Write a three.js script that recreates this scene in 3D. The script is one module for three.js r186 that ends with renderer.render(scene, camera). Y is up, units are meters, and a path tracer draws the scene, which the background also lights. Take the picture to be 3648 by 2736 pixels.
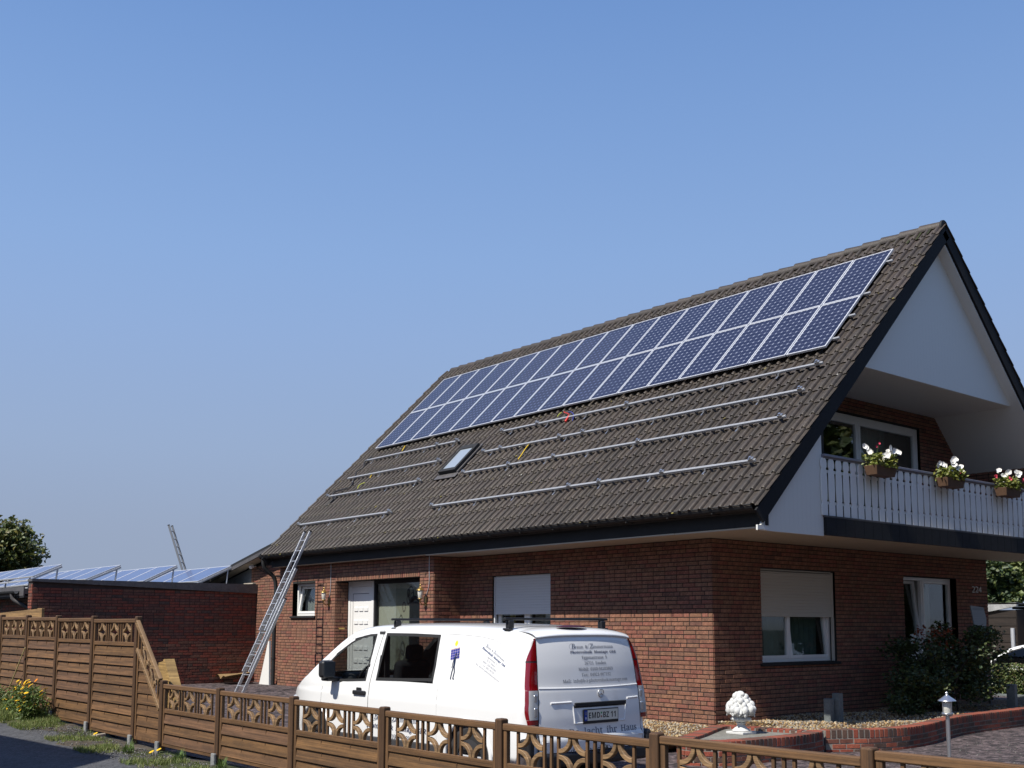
import * as THREE from 'three';
import { mergeGeometries } from 'three/addons/utils/BufferGeometryUtils.js';
import { RoundedBoxGeometry } from 'three/addons/geometries/RoundedBoxGeometry.js';

// ------------------------------------------------------------------ camera, sky, sun, exposure
const scene = new THREE.Scene();
const EYE = new THREE.Vector3(11.591, 1.75, 13.915);
const camera = new THREE.PerspectiveCamera(2 * Math.atan(1793.07 / 3860.36) * 180 / Math.PI, 3648 / 3586.14, 0.1, 900);
camera.position.copy(EYE);
camera.up.set(0.08509, 0.99366, 0.07351);
camera.lookAt(EYE.x - 0.763993, EYE.y + 0.112425, EYE.z - 0.635354);
camera.setViewOffset(3648, 3586.14, 0, 0, 3648, 2736);   // the lens is shifted upwards

const renderer = new THREE.WebGLRenderer({ antialias: true });
renderer.setSize(1024, 768);
renderer.toneMapping = THREE.LinearToneMapping;
const EXPOSURE = 1.25;
renderer.toneMappingExposure = EXPOSURE;
renderer.shadowMap.enabled = true;
renderer.shadowMap.type = THREE.PCFSoftShadowMap;

const clamp = (x, a, b) => Math.min(b, Math.max(a, x)), lerp = (a, b, t) => a + (b - a) * t;
const smooth = (a, b, x) => { const t = clamp((x - a) / (b - a), 0, 1); return t * t * (3 - 2 * t); };
const SUN = new THREE.Vector3(0.05, 1.29, 1.0).normalize();
{
  const W = 512, H = 256, data = new Float32Array(W * H * 4);
  const stops = [[-90, 0.20, 0.21, 0.19], [-3, 0.30, 0.31, 0.32], [0, 0.315, 0.375, 0.495], [5, 0.315, 0.39, 0.54], [9, 0.315, 0.42, 0.62], [15, 0.285, 0.42, 0.69], [19, 0.258, 0.41, 0.71], [25, 0.210, 0.36, 0.675], [31, 0.165, 0.307, 0.625], [45, 0.11, 0.22, 0.52], [90, 0.06, 0.13, 0.40]];
  for (let r = 0; r < H; r++) {
    const el = ((r + 0.5) / H - 0.5) * 180, e = el * Math.PI / 180;
    let i = 0; while (i < stops.length - 2 && el > stops[i + 1][0]) i++;
    const a = stops[i], b = stops[i + 1], t = Math.min(1, Math.max(0, (el - a[0]) / (b[0] - a[0])));
    for (let c = 0; c < W; c++) {
      const az = ((c + 0.5) / W - 0.5) * 2 * Math.PI;
      const cs = Math.max(0, Math.cos(az) * Math.cos(e) * SUN.x + Math.sin(e) * SUN.y + Math.sin(az) * Math.cos(e) * SUN.z);
      const hz = Math.cos(az) * 0.035 + Math.sin(az), dim = el > 0 ? Math.min(1.25, 1 + 0.05 * (hz + 0.72) * smooth(-6, 30, el)) : 1;   // the deepest blue lies square to the sun and beyond
      const glow = el > 0 ? 0.10 * Math.pow(cs, 3) + 0.5 * Math.pow(cs, 40) : 0;
      for (let k = 0; k < 3; k++) data[(r * W + c) * 4 + k] = ((a[k + 1] + (b[k + 1] - a[k + 1]) * t) * dim + glow * [1, 0.97, 0.9][k]) / EXPOSURE;
      data[(r * W + c) * 4 + 3] = 1;
    }
  }
  const sky = new THREE.DataTexture(data, W, H, THREE.RGBAFormat, THREE.FloatType);
  sky.mapping = THREE.EquirectangularReflectionMapping; sky.magFilter = sky.minFilter = THREE.LinearFilter; sky.needsUpdate = true;
  scene.background = sky; scene.environment = sky;
}
const sun = new THREE.DirectionalLight(new THREE.Color(1, 0.95, 0.86), 5.0);
sun.position.copy(SUN).multiplyScalar(60).add(new THREE.Vector3(-4, 0, 0));
sun.target.position.set(-4, 0, 0);
sun.castShadow = true; sun.shadow.mapSize.set(4096, 4096); sun.shadow.radius = 1;
Object.assign(sun.shadow.camera, { left: -40, right: 40, top: 40, bottom: -40, near: 1, far: 160 });
scene.add(sun, sun.target);

// ------------------------------------------------------------------ helpers
let seed = 20240611;
const rnd = () => { seed = (seed + 0x6D2B79F5) | 0; let t = Math.imul(seed ^ (seed >>> 15), 1 | seed); t = (t + Math.imul(t ^ (t >>> 7), 61 | t)) ^ t; return ((t ^ (t >>> 14)) >>> 0) / 4294967296; };
const rr = (a, b) => a + (b - a) * rnd();
const V = (x, y, z) => new THREE.Vector3(x, y, z);
const ORD = ['first', 'second', 'third', 'fourth', 'fifth', 'sixth', 'seventh', 'eighth', 'ninth', 'tenth', 'eleventh', 'twelfth', 'thirteenth', 'fourteenth', 'fifteenth', 'sixteenth', 'seventeenth', 'eighteenth'];

// tileable value noise
function lattice(n, s) { const a = new Float32Array(n * n); let q = s * 7919 + 17; for (let i = 0; i < n * n; i++) { q = (Math.imul(q, 1664525) + 1013904223) | 0; a[i] = (q >>> 8) / 16777216; } return a; }
function vnoise(u, v, nx, ny, L, n) {
  const x = u * nx, y = v * ny, x0 = Math.floor(x), y0 = Math.floor(y), fx = x - x0, fy = y - y0, sx = fx * fx * (3 - 2 * fx), sy = fy * fy * (3 - 2 * fy);
  const at = (i, j) => L[(((j % ny) + ny) % ny % n) * n + (((i % nx) + nx) % nx % n)];
  return lerp(lerp(at(x0, y0), at(x0 + 1, y0), sx), lerp(at(x0, y0 + 1), at(x0 + 1, y0 + 1), sx), sy);
}
function fbm(freqs, s) {
  const Ls = freqs.map((f, i) => [f, lattice(256, s + i * 13)]);
  return (u, v) => { let t = 0, w = 0; for (const [f, L] of Ls) { const [fx, fy, a] = f; t += a * vnoise(u, v, fx, fy, L, 256); w += a; } return t / w; };
}
function tex(w, h, fn, srgb, metres = 1) {
  const d = new Uint8Array(w * h * 4);
  for (let y = 0; y < h; y++) for (let x = 0; x < w; x++) {
    const c = fn((x + 0.5) / w, (y + 0.5) / h), i = (y * w + x) * 4;
    if (typeof c === 'number') d[i] = d[i + 1] = d[i + 2] = clamp(c, 0, 1) * 255; else for (let k = 0; k < 3; k++) d[i + k] = clamp(c[k], 0, 1) * 255;
    d[i + 3] = 255;
  }
  const t = new THREE.DataTexture(d, w, h, THREE.RGBAFormat);
  t.wrapS = t.wrapT = THREE.RepeatWrapping; t.magFilter = THREE.LinearFilter; t.minFilter = THREE.LinearMipmapLinearFilter; t.generateMipmaps = true;
  if (srgb) t.colorSpace = THREE.SRGBColorSpace;
  const m = Array.isArray(metres) ? metres : [metres, metres];
  t.repeat.set(1 / m[0], 1 / m[1]); t.needsUpdate = true; return t;
}
function canvasTex(w, h, draw, opaque = true) {
  const c = document.createElement('canvas'); c.width = w; c.height = h;
  draw(c.getContext('2d'), w, h);
  const t = new THREE.CanvasTexture(c); t.colorSpace = THREE.SRGBColorSpace; t.magFilter = THREE.LinearFilter; return t;
}
const lin = (r, g, b) => new THREE.Color().setRGB(r, g, b);
function std(c, rough = 0.8, o = {}) { return new THREE.MeshStandardMaterial({ color: Array.isArray(c) ? lin(...c) : new THREE.Color(c), roughness: rough, ...o }); }
function phys(c, rough, o = {}) { return new THREE.MeshPhysicalMaterial({ color: Array.isArray(c) ? lin(...c) : new THREE.Color(c), roughness: rough, ...o }); }

// textures
const nCloud = fbm([[4, 4, 1], [9, 9, 0.6], [21, 21, 0.4], [47, 47, 0.25]], 3), nFine = fbm([[40, 40, 1], [90, 90, 1], [200, 200, 1]], 9);
const T = {};
T.mottle = tex(512, 512, (u, v) => { const a = nCloud(u, v), b = nFine(u, v); return 0.80 + 0.26 * (a - 0.5) + 0.22 * (b - 0.5); }, true, 2.3);
T.fine = tex(512, 512, (u, v) => nFine(u, v), false, 0.5);
T.brick = tex(512, 512, (u, v) => { const a = nCloud(u, v), b = nFine(u, v), k = 0.82 + 0.34 * (a - 0.5) + 0.5 * (b - 0.5); return [k, k * (0.97 + 0.08 * (b - 0.5)), k * 0.95]; }, true, 0.61);
const woodN = fbm([[2, 30, 1], [3, 80, 0.8], [5, 190, 0.5], [12, 14, 0.35]], 21);
const woodFn = (u, v) => { const a = woodN(u, v), b = nFine(u, v), k = 0.74 + 0.62 * (a - 0.5) + 0.16 * (b - 0.5); return [k, k * 0.98, k * 0.95]; };
T.wood = tex(512, 512, woodFn, true, [1.6, 0.5]);
T.woodV = tex(512, 512, (u, v) => woodFn(v, u), true, [0.5, 1.6]);
T.woodB = tex(512, 512, (u, v) => woodN(u, v), false, [1.6, 0.5]);
T.tile = tex(512, 512, (u, v) => {
  const a = nCloud(u, v), b = nFine(u, v); let k = 0.78 + 0.36 * (a - 0.5) + 0.4 * (b - 0.5), c = [k, k * 0.98, k * 0.95];
  if (b > 0.68 && a > 0.45) c = [k * 1.18, k * 1.16, k * 1.05]; return c;
}, true, 1.7);
const nPatch = fbm([[6, 6, 1], [13, 13, 0.7], [31, 31, 0.5]], 55);
T.asphalt = tex(1024, 1024, (u, v) => { const a = nCloud(u, v), b = nFine((u * 2) % 1, (v * 2) % 1); return 0.72 + 0.2 * (a - 0.5) + 0.75 * (b - 0.5); }, true, 2.2);
function cells(u, v, n, L1, L2, jit) { // nearest and second nearest jittered cell
  const x = u * n, y = v * n, xi = Math.floor(x), yi = Math.floor(y); let d1 = 9, d2 = 9, id = 0;
  for (let j = -1; j < 2; j++) for (let i = -1; i < 2; i++) {
    const a = (xi + i + n) % n, b = (yi + j + n) % n, k = b * n + a, px = xi + i + 0.5 + jit * (L1[k] - 0.5), py = yi + j + 0.5 + jit * (L2[k] - 0.5), d = Math.max(Math.abs(px - x), Math.abs(py - y)) * 0.7 + Math.hypot(px - x, py - y) * 0.3;
    if (d < d1) { d2 = d1; d1 = d; id = k; } else if (d < d2) d2 = d;
  }
  return [d1, d2, id];
}
const LA = lattice(64, 5), LB = lattice(64, 6), LC = lattice(64, 7);
T.setts = tex(1024, 1024, (u, v) => {
  const [d1, d2, id] = cells(u, v, 24, LA, LB, 0.55), e = smooth(0.02, 0.14, d2 - d1), t = LC[id], b = nFine(u, v);
  const k = (0.45 + 0.5 * t + 0.5 * (b - 0.5)); return [k * lerp(0.5, 1, e), k * lerp(0.48, 0.93, e), k * lerp(0.46, 0.93, e)];
}, true, 2.4);
T.settsB = tex(1024, 1024, (u, v) => { const [d1, d2] = cells(u, v, 24, LA, LB, 0.55); return smooth(0, 0.25, d2 - d1) * 0.85 + 0.3 * (nFine(u, v) - 0.5); }, false, 2.4);
T.verge = tex(1024, 1024, (u, v) => {
  const p = nPatch(u, v), b = nFine(u, v), c = nCloud(u, v), g = smooth(0.42, 0.58, p + 0.25 * (b - 0.5));
  const k = 0.75 + 0.8 * (b - 0.5) + 0.3 * (c - 0.5);
  return [lerp(0.50, 0.36, g) * k * 1.2, lerp(0.46, 0.42, g) * k * 1.2, lerp(0.41, 0.19, g) * k * 1.2];
}, true, 4.5);
T.gravel = tex(512, 512, (u, v) => { const [d1, d2, id] = cells(u, v, 40, LA, LB, 0.8), e = smooth(0.02, 0.2, d2 - d1), t = LC[id]; const k = (0.55 + 0.45 * t) * lerp(0.35, 1, e); return [k, k * (0.9 - 0.12 * LA[id]), k * (0.76 - 0.25 * LB[id])]; }, true, 1.2);
T.gravelB = tex(512, 512, (u, v) => { const [d1, d2] = cells(u, v, 40, LA, LB, 0.8); return smooth(0, 0.4, d2 - d1); }, false, 1.2);

// geometry
function boxUV(g) {
  const p = g.attributes.position, n = g.attributes.normal, uv = new Float32Array(p.count * 2);
  for (let i = 0; i < p.count; i++) {
    const ax = Math.abs(n.getX(i)), ay = Math.abs(n.getY(i)), az = Math.abs(n.getZ(i)), x = p.getX(i), y = p.getY(i), z = p.getZ(i);
    if (ax >= ay && ax >= az) { uv[2 * i] = z; uv[2 * i + 1] = y; } else if (ay >= az) { uv[2 * i] = x; uv[2 * i + 1] = z; } else { uv[2 * i] = x; uv[2 * i + 1] = y; }
  }
  g.setAttribute('uv', new THREE.BufferAttribute(uv, 2)); return g;
}
function clean(g, keepUV) {
  let q = g.index ? g.toNonIndexed() : g;
  if (!q.attributes.normal) q.computeVertexNormals();
  for (const k of Object.keys(q.attributes)) if (!['position', 'normal', 'uv'].includes(k)) q.deleteAttribute(k);
  if (!keepUV || !q.attributes.uv) boxUV(q);
  return q;
}
const mg = (list, keepUV) => { const l = [list].flat(9).map((g) => clean(g, keepUV)); return l.length === 1 ? l[0] : mergeGeometries(l); };
function xf(g, x = 0, y = 0, z = 0, rx = 0, ry = 0, rz = 0) { if (rx) g.rotateX(rx); if (ry) g.rotateY(ry); if (rz) g.rotateZ(rz); return g.translate(x, y, z); }
const bx = (w, h, d, x = 0, y = 0, z = 0, rx, ry, rz) => xf(new THREE.BoxGeometry(w, h, d), x, y, z, rx, ry, rz);
const rb = (w, h, d, c, x = 0, y = 0, z = 0, rx, ry, rz) => xf(new RoundedBoxGeometry(w, h, d, 1, c), x, y, z, rx, ry, rz);
const span = (x0, x1, y0, y1, z0, z1) => bx(x1 - x0, y1 - y0, z1 - z0, (x0 + x1) / 2, (y0 + y1) / 2, (z0 + z1) / 2);
const rspan = (x0, x1, y0, y1, z0, z1, c = 0.006) => rb(x1 - x0, y1 - y0, z1 - z0, c, (x0 + x1) / 2, (y0 + y1) / 2, (z0 + z1) / 2);
function basisM(o, u, v, n) { return new THREE.Matrix4().makeBasis(u, v, n).setPosition(o); }
function bar(a, b, r, r2 = r, seg = 8) { // cylinder from a to b
  const d = b.clone().sub(a), g = new THREE.CylinderGeometry(r2, r, d.length(), seg); g.translate(0, d.length() / 2, 0);
  g.applyQuaternion(new THREE.Quaternion().setFromUnitVectors(V(0, 1, 0), d.normalize())); return g.translate(a.x, a.y, a.z);
}
function beam(a, b, w, h, up = V(0, 1, 0), c = 0) { // box from a to b, w across, h along up
  const d = b.clone().sub(a), L = d.length(), x = d.normalize(), z = x.clone().cross(up).normalize(), y = z.clone().cross(x);
  const g = c ? new RoundedBoxGeometry(L, h, w, 1, c) : new THREE.BoxGeometry(L, h, w); g.translate(L / 2, 0, 0); return g.applyMatrix4(basisM(a, x, y, z));
}
function tube(pts, r, seg = 24, rad = 7) { return new THREE.TubeGeometry(new THREE.CatmullRomCurve3(pts), seg, r, rad, false); }
function poly(pts, depth, holes = [], bevel = 0) { // extruded polygon in xy, from z = 0 to depth
  const s = new THREE.Shape(pts.map((p) => new THREE.Vector2(p[0], p[1])));
  for (const h of holes) s.holes.push(new THREE.Path(h.map((p) => new THREE.Vector2(p[0], p[1]))));
  return new THREE.ExtrudeGeometry(s, { depth: depth - 2 * bevel, bevelEnabled: bevel > 0, bevelThickness: bevel, bevelSize: bevel, bevelOffset: -bevel, bevelSegments: 1, curveSegments: 10 }).translate(0, 0, bevel);
}
const rect = (x0, y0, x1, y1) => [[x0, y0], [x1, y0], [x1, y1], [x0, y1]];
const keep = (g) => { g.userData.keep = true; return g; };
const lathe = (pts, seg = 20) => new THREE.LatheGeometry(pts.map((p) => new THREE.Vector2(p[0], p[1])), seg);

// scene graph
const used = {};
function numbered(n) { const k = used[n] = (used[n] ?? -1) + 1; return k ? n + '_' + String(k).padStart(3, '0') : n; }
const BASE = new Map();
function thing(name, label, category, at = [0, 0, 0], group) {
  const o = new THREE.Group(); o.name = numbered(name); o.position.set(...at); o.userData = { label, category }; if (group) o.userData.group = group;
  scene.add(o); BASE.set(o, o.position.clone()); return o;
}
function add(parent, name, geos, mat, label) { // geometry in world coordinates
  const g = geos.isBufferGeometry ? clean(geos, geos.userData.keep) : mg(geos), m = new THREE.Mesh(g, mat), b = BASE.get(parent);
  if (b && b.lengthSq()) g.translate(-b.x, -b.y, -b.z);
  m.name = parent ? name : numbered(name); m.castShadow = m.receiveShadow = true; if (label) m.userData.label = label;
  BASE.set(m, b ?? V(0, 0, 0)); (parent ?? scene).add(m); return m;
}
function one(name, geos, mat, label, category, at, group) { // a thing that is a single mesh
  const m = add(null, name, geos, mat); if (at) { m.geometry.translate(-at[0], -at[1], -at[2]); m.position.set(...at); }
  m.userData = { label, category }; if (group) m.userData.group = group; return m;
}
function struct(name, geos, mat) { const m = add(null, name, geos, mat); m.userData.kind = 'structure'; return m; }
function sub(parent, name) { const g = new THREE.Group(); g.name = name; parent.add(g); BASE.set(g, BASE.get(parent)); return g; }
function copyOf(root, at, label, turn = 0) { const c = root.clone(); c.name = numbered(root.name.replace(/_\d+$/, '')); c.userData = { ...root.userData, label }; c.position.set(...at); c.rotation.y = turn; scene.add(c); return c; }
function inst(parent, name, geo, mat, mats4, colors, kind = 'stuff') {
  const m = new THREE.InstancedMesh(geo, mat, mats4.length), b = BASE.get(parent) ?? V(0, 0, 0), off = new THREE.Matrix4().makeTranslation(-b.x, -b.y, -b.z);
  mats4.forEach((q, i) => { m.setMatrixAt(i, b.lengthSq() ? off.clone().multiply(q) : q); if (colors) m.setColorAt(i, colors[i]); });
  m.name = parent ? name : numbered(name); m.castShadow = m.receiveShadow = true; if (kind) m.userData.kind = kind; (parent ?? scene).add(m); return m;
}

// materials
const M = {
  white: std([0.72, 0.72, 0.70], 0.45), upvc: phys([0.77, 0.765, 0.74], 0.32, { clearcoat: 0.3, clearcoatRoughness: 0.25 }),
  boardWhite: std([0.70, 0.69, 0.645], 0.5), soffit: std([0.42, 0.37, 0.30], 0.75),
  anthracite: std([0.017, 0.0175, 0.019], 0.75, { map: T.mottle }), slate: std([0.009, 0.0095, 0.012], 0.85, { map: T.mottle, bumpMap: T.fine, bumpScale: 0.002 }),
  mortar: std([0.036, 0.033, 0.030], 0.95, { map: T.mottle, bumpMap: T.fine, bumpScale: 0.003 }), lightMortar: std([0.34, 0.31, 0.27], 0.95, { map: T.mottle, bumpMap: T.fine, bumpScale: 0.003 }),
  tile: std([0.074, 0.060, 0.0515], 0.55, { map: T.tile, bumpMap: T.fine, bumpScale: 0.0015 }), alu: std([0.62, 0.63, 0.65], 0.36, { metalness: 0.75 }), aluMatt: std([0.50, 0.51, 0.53], 0.5, { metalness: 0.45 }),
  zinc: std([0.16, 0.15, 0.15], 0.55, { metalness: 0.2, map: T.mottle }), black: std([0.014, 0.014, 0.016], 0.5), rubber: std([0.016, 0.016, 0.017], 0.8),
  fence: std([0.220, 0.118, 0.050], 0.72, { map: T.wood, bumpMap: T.woodB, bumpScale: 0.0015 }), fenceV: std([0.220, 0.118, 0.050], 0.72, { map: T.woodV }), post: std([0.130, 0.066, 0.028], 0.75, { map: T.woodV }), arc: std([0.37, 0.235, 0.120], 0.65, { map: T.wood }),
  concrete: std([0.36, 0.37, 0.37], 0.92, { map: T.mottle, bumpMap: T.fine, bumpScale: 0.003 }),
  glass: phys([0.86, 0.9, 0.9], 0.02, { transmission: 1, thickness: 0, ior: 1.5 }), card: std([0.42, 0.27, 0.12], 0.85, { map: T.mottle }), pine: std([0.60, 0.40, 0.16], 0.75, { map: T.wood }),
  brass: std([0.42, 0.28, 0.10], 0.35, { metalness: 0.8 }), frosted: phys([0.80, 0.78, 0.70], 0.6, { transmission: 0.35, thickness: 0 }), steel: std([0.62, 0.62, 0.62], 0.28, { metalness: 0.9 }), dark: std([0.02, 0.02, 0.022], 0.9),
  plaster: std([0.58, 0.58, 0.56], 0.8, { bumpMap: T.fine, bumpScale: 0.003 }), granite: std([0.22, 0.25, 0.25], 0.85, { map: T.mottle, bumpMap: T.fine, bumpScale: 0.004 }),
  stem: std([0.055, 0.095, 0.03], 0.8), bark: std([0.07, 0.055, 0.04], 0.95, { map: T.woodV }),
};
// ------------------------------------------------------------------ brickwork
function chamferBox(cx, cy, cz) { // front face (z = 0) set in from the edges, back open
  const x = 0.5, y = 0.5, ix = x - cx, iy = y - cy, P = [], quad = (a, b, c, d) => P.push(a, b, c, a, c, d);
  const F = [[-ix, -iy, 0], [ix, -iy, 0], [ix, iy, 0], [-ix, iy, 0]], S = [[-x, -y, -cz], [x, -y, -cz], [x, y, -cz], [-x, y, -cz]], B = [[-x, -y, -1], [x, -y, -1], [x, y, -1], [-x, y, -1]];
  quad(F[0], F[1], F[2], F[3]);
  for (let i = 0; i < 4; i++) { const j = (i + 1) % 4; quad(S[i], S[j], F[j], F[i]); quad(B[i], B[j], S[j], S[i]); }
  const g = new THREE.BufferGeometry(); g.setAttribute('position', new THREE.Float32BufferAttribute(P.flat(), 3)); g.computeVertexNormals(); return g;
}
function brickGeo(w, h, uo) { // unit brick with uv in metres, three shifts so that the grain differs
  const g = chamferBox(0.012, 0.04, 0.16); const p = g.attributes.position, uv = [];
  for (let i = 0; i < p.count; i++) uv.push(p.getX(i) * w + uo, p.getY(i) * h + uo * 1.7);
  g.setAttribute('uv', new THREE.Float32BufferAttribute(uv, 2)); return g;
}
const BG = [0.11, 0.37, 0.52, 0.23].map((u) => brickGeo(0.255, 0.058, u));
const HOUSE_TINTS = [[0.310, 0.150, 0.098], [0.325, 0.162, 0.105], [0.305, 0.124, 0.088], [0.280, 0.150, 0.098], [0.245, 0.132, 0.094], [0.315, 0.134, 0.096], [0.300, 0.156, 0.096], [0.215, 0.108, 0.080]];
const SHED_TINTS = [[0.27, 0.092, 0.060], [0.31, 0.088, 0.056], [0.20, 0.090, 0.066], [0.23, 0.110, 0.074], [0.14, 0.090, 0.070], [0.34, 0.090, 0.055]];
const WALL_TINTS = [[0.34, 0.085, 0.052], [0.22, 0.085, 0.06], [0.13, 0.082, 0.066], [0.38, 0.11, 0.065], [0.17, 0.10, 0.075]];
const brickMats = (tints) => tints.map((c) => std(c, 0.88, { map: T.brick, bumpMap: T.fine, bumpScale: 0.002 }));
const whiteBrick = std([1, 1, 1], 0.88, { map: T.brick, bumpMap: T.fine, bumpScale: 0.002 });
const MATS = { house: [HOUSE_TINTS, brickMats(HOUSE_TINTS)], shed: [SHED_TINTS, brickMats(SHED_TINTS)], wall: [WALL_TINTS, brickMats(WALL_TINTS)] };
function pickTint(n) { const r = rnd(); return r < 0.6 ? Math.floor(rnd() * Math.min(4, n)) : Math.floor(rnd() * n); }
// courses of a wall in its own (u, v) plane; holes are [u0, v0, u1, v1]
function courses(W, H, holes, o = {}) {
  const ch = o.ch ?? 0.0719, L = o.len ?? 0.268, jt = o.joint ?? 0.014, out = [];
  for (let r = 0, v = o.v0 ?? 0; v + ch * 0.9 < H; r++, v += ch) {
    const vc = v + ch / 2; let spans = [[0, typeof W === 'function' ? W(vc) : W]];
    for (const h of holes) if (vc > h[1] - 0.02 && vc < h[3] + 0.02) spans = spans.flatMap(([a, b]) => (h[2] <= a || h[0] >= b) ? [[a, b]] : [[a, Math.min(b, h[0])], [Math.max(a, h[2]), b]]).filter(([a, b]) => b - a > 0.03);
    for (const [a, b] of spans) {
      let u = a, first = true;
      while (u < b - 0.03) {
        let l = first ? [L / 2, L, L * 0.75, L * 0.5][(r * 3 + Math.floor(rnd() * 2)) % 4] : (rnd() < 0.13 ? L / 2 : L);
        if (b - u - l < 0.06) l = b - u;
        out.push([u + jt / 2, v + jt / 2, Math.min(b, u + l) - jt / 2 + (u + l >= b - 1e-4 ? jt / 2 : 0) - (first ? 0 : 0), v + ch - jt / 2]); first = false; u += l;
      }
    }
  }
  return out;
}
const BRICKS = {};   // owner -> list of { m, size }
function layBricks(key, o, u, v, n, rects, proud = 0.009, depth = 0.03) {
  const list = BRICKS[key] ??= [];
  for (const [u0, v0, u1, v1] of rects) {
    const c = o.clone().addScaledVector(u, (u0 + u1) / 2).addScaledVector(v, (v0 + v1) / 2).addScaledVector(n, proud + rr(-0.002, 0.002));
    const m = basisM(c, u.clone().multiplyScalar(u1 - u0), v.clone().multiplyScalar(v1 - v0), n.clone().multiplyScalar(depth));
    const to = c.clone().sub(EYE), d = to.length(), face = Math.max(0, -to.clone().normalize().dot(n));
    const sp = c.clone().project(camera), seen = Math.abs(sp.x) < 1 && Math.abs(sp.y) < 1;
    list.push({ m, size: seen ? (u1 - u0) * (v1 - v0) * face / (d * d) : -1 + 1e-6 * face });
  }
}
function finishBricks(key, owner, kind, most = 300, filter = null) {
  const list = BRICKS[key]; list.forEach((b, i) => { if (filter && !filter(b.m)) b.size = -1; });
  list.sort((a, b) => b.size - a.size);
  const [tints, mats] = MATS[kind], base = BASE.get(owner) ?? V(0, 0, 0), off = new THREE.Matrix4().makeTranslation(-base.x, -base.y, -base.z);
  list.slice(0, most).forEach((b, i) => { const q = new THREE.Mesh(BG[i % 4], mats[pickTint(tints.length)]); q.name = 'brick'; q.castShadow = q.receiveShadow = true; q.matrixAutoUpdate = true; off.clone().multiply(b.m).decompose(q.position, q.quaternion, q.scale); owner.add(q); });
  const rest = list.slice(most); if (rest.length) inst(owner, 'brickwork', BG[0], whiteBrick, rest.map((b) => b.m), rest.map(() => { const c = tints[pickTint(tints.length)], k = rr(0.9, 1.1); return lin(c[0] * k, c[1] * k, c[2] * k); }));
}
const X = V(1, 0, 0), Y = V(0, 1, 0), Z = V(0, 0, 1), nX = V(-1, 0, 0), nZ = V(0, 0, -1);
camera.updateMatrixWorld(true); camera.updateProjectionMatrix();

// ------------------------------------------------------------------ the ground
const rise = (x) => Math.max(0, -4 - x) * 0.033;   // the verge climbs gently towards the left
function sheet(x0, x1, z0, z1, nx, nz, yf) {
  const g = new THREE.PlaneGeometry(1, 1, nx, nz); g.rotateX(-Math.PI / 2); const p = g.attributes.position;
  for (let i = 0; i < p.count; i++) { const x = lerp(x0, x1, p.getX(i) + 0.5), z = lerp(z0, z1, p.getZ(i) + 0.5); p.setXYZ(i, x, yf(x, z), z); }
  g.computeVertexNormals(); return g;
}
struct('ground', sheet(-420, 420, -420, 420, 2, 2, () => -0.03), std([0.075, 0.095, 0.035], 0.95, { map: T.verge }));
struct('driveway', sheet(-15.6, 60, -13.6, 7.72, 120, 20, (x) => 0 + Math.min(rise(x), 0.25)), std([0.165, 0.145, 0.148], 0.85, { map: T.setts, bumpMap: T.settsB, bumpScale: 0.012 }));
struct('verge', sheet(-60, 60, 7.72, 9.0, 240, 12, (x, z) => rise(x) * (z > 8.55 ? 1 : 1) + 0.018 * Math.sin(x * 2.3 + z * 3) + 0.012 * Math.sin(x * 6.1) - smooth(8.45, 8.75, z + 0.10 * Math.sin(x * 1.7) + 0.05 * Math.sin(x * 5.3)) * 0.07), std([0.36, 0.34, 0.30], 0.95, { map: T.verge, bumpMap: T.fine, bumpScale: 0.01 }));
struct('road', sheet(-60, 60, 8.3, 14.6, 60, 6, (x) => -0.012 + rise(x)), std([0.125, 0.128, 0.138], 0.9, { map: T.asphalt, bumpMap: T.fine, bumpScale: 0.004 }));

// ------------------------------------------------------------------ the brick house
const house = thing('brick_house', 'red brick house with steep dark tiled roof, white gable and flowered balcony', 'house');
const RY = 9.17, RZ = -4.58, TH = 44.52 * Math.PI / 180, sinT = Math.sin(TH), cosT = Math.cos(TH), XL = -13.65, XR = 1.83;
const ND = V(0, cosT, sinT), DD = V(0, -sinT, cosT);          // front slope: normal and down the slope
const roofAt = (x, s, n = 0) => V(x, RY, RZ).addScaledVector(DD, s).addScaledVector(ND, n);
const yRoof = (z) => RY - Math.abs(z - RZ) * Math.tan(TH);
const DOOR = [-10.82, 0, -7.35, 2.785], SMALL = [-12.9, 1.985, -11.78, 2.79], FW = [-5.76, 0.98, -3.98, 2.755], WA = [1.27, 1.13, 3.47, 2.745], WB = [5.82, 1.05, 7.88, 2.75];
const shift = (h, d) => [h[0] + d, h[1], h[2] + d, h[3]], hole = (h) => rect(h[0], h[1], h[2], h[3]);
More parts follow.
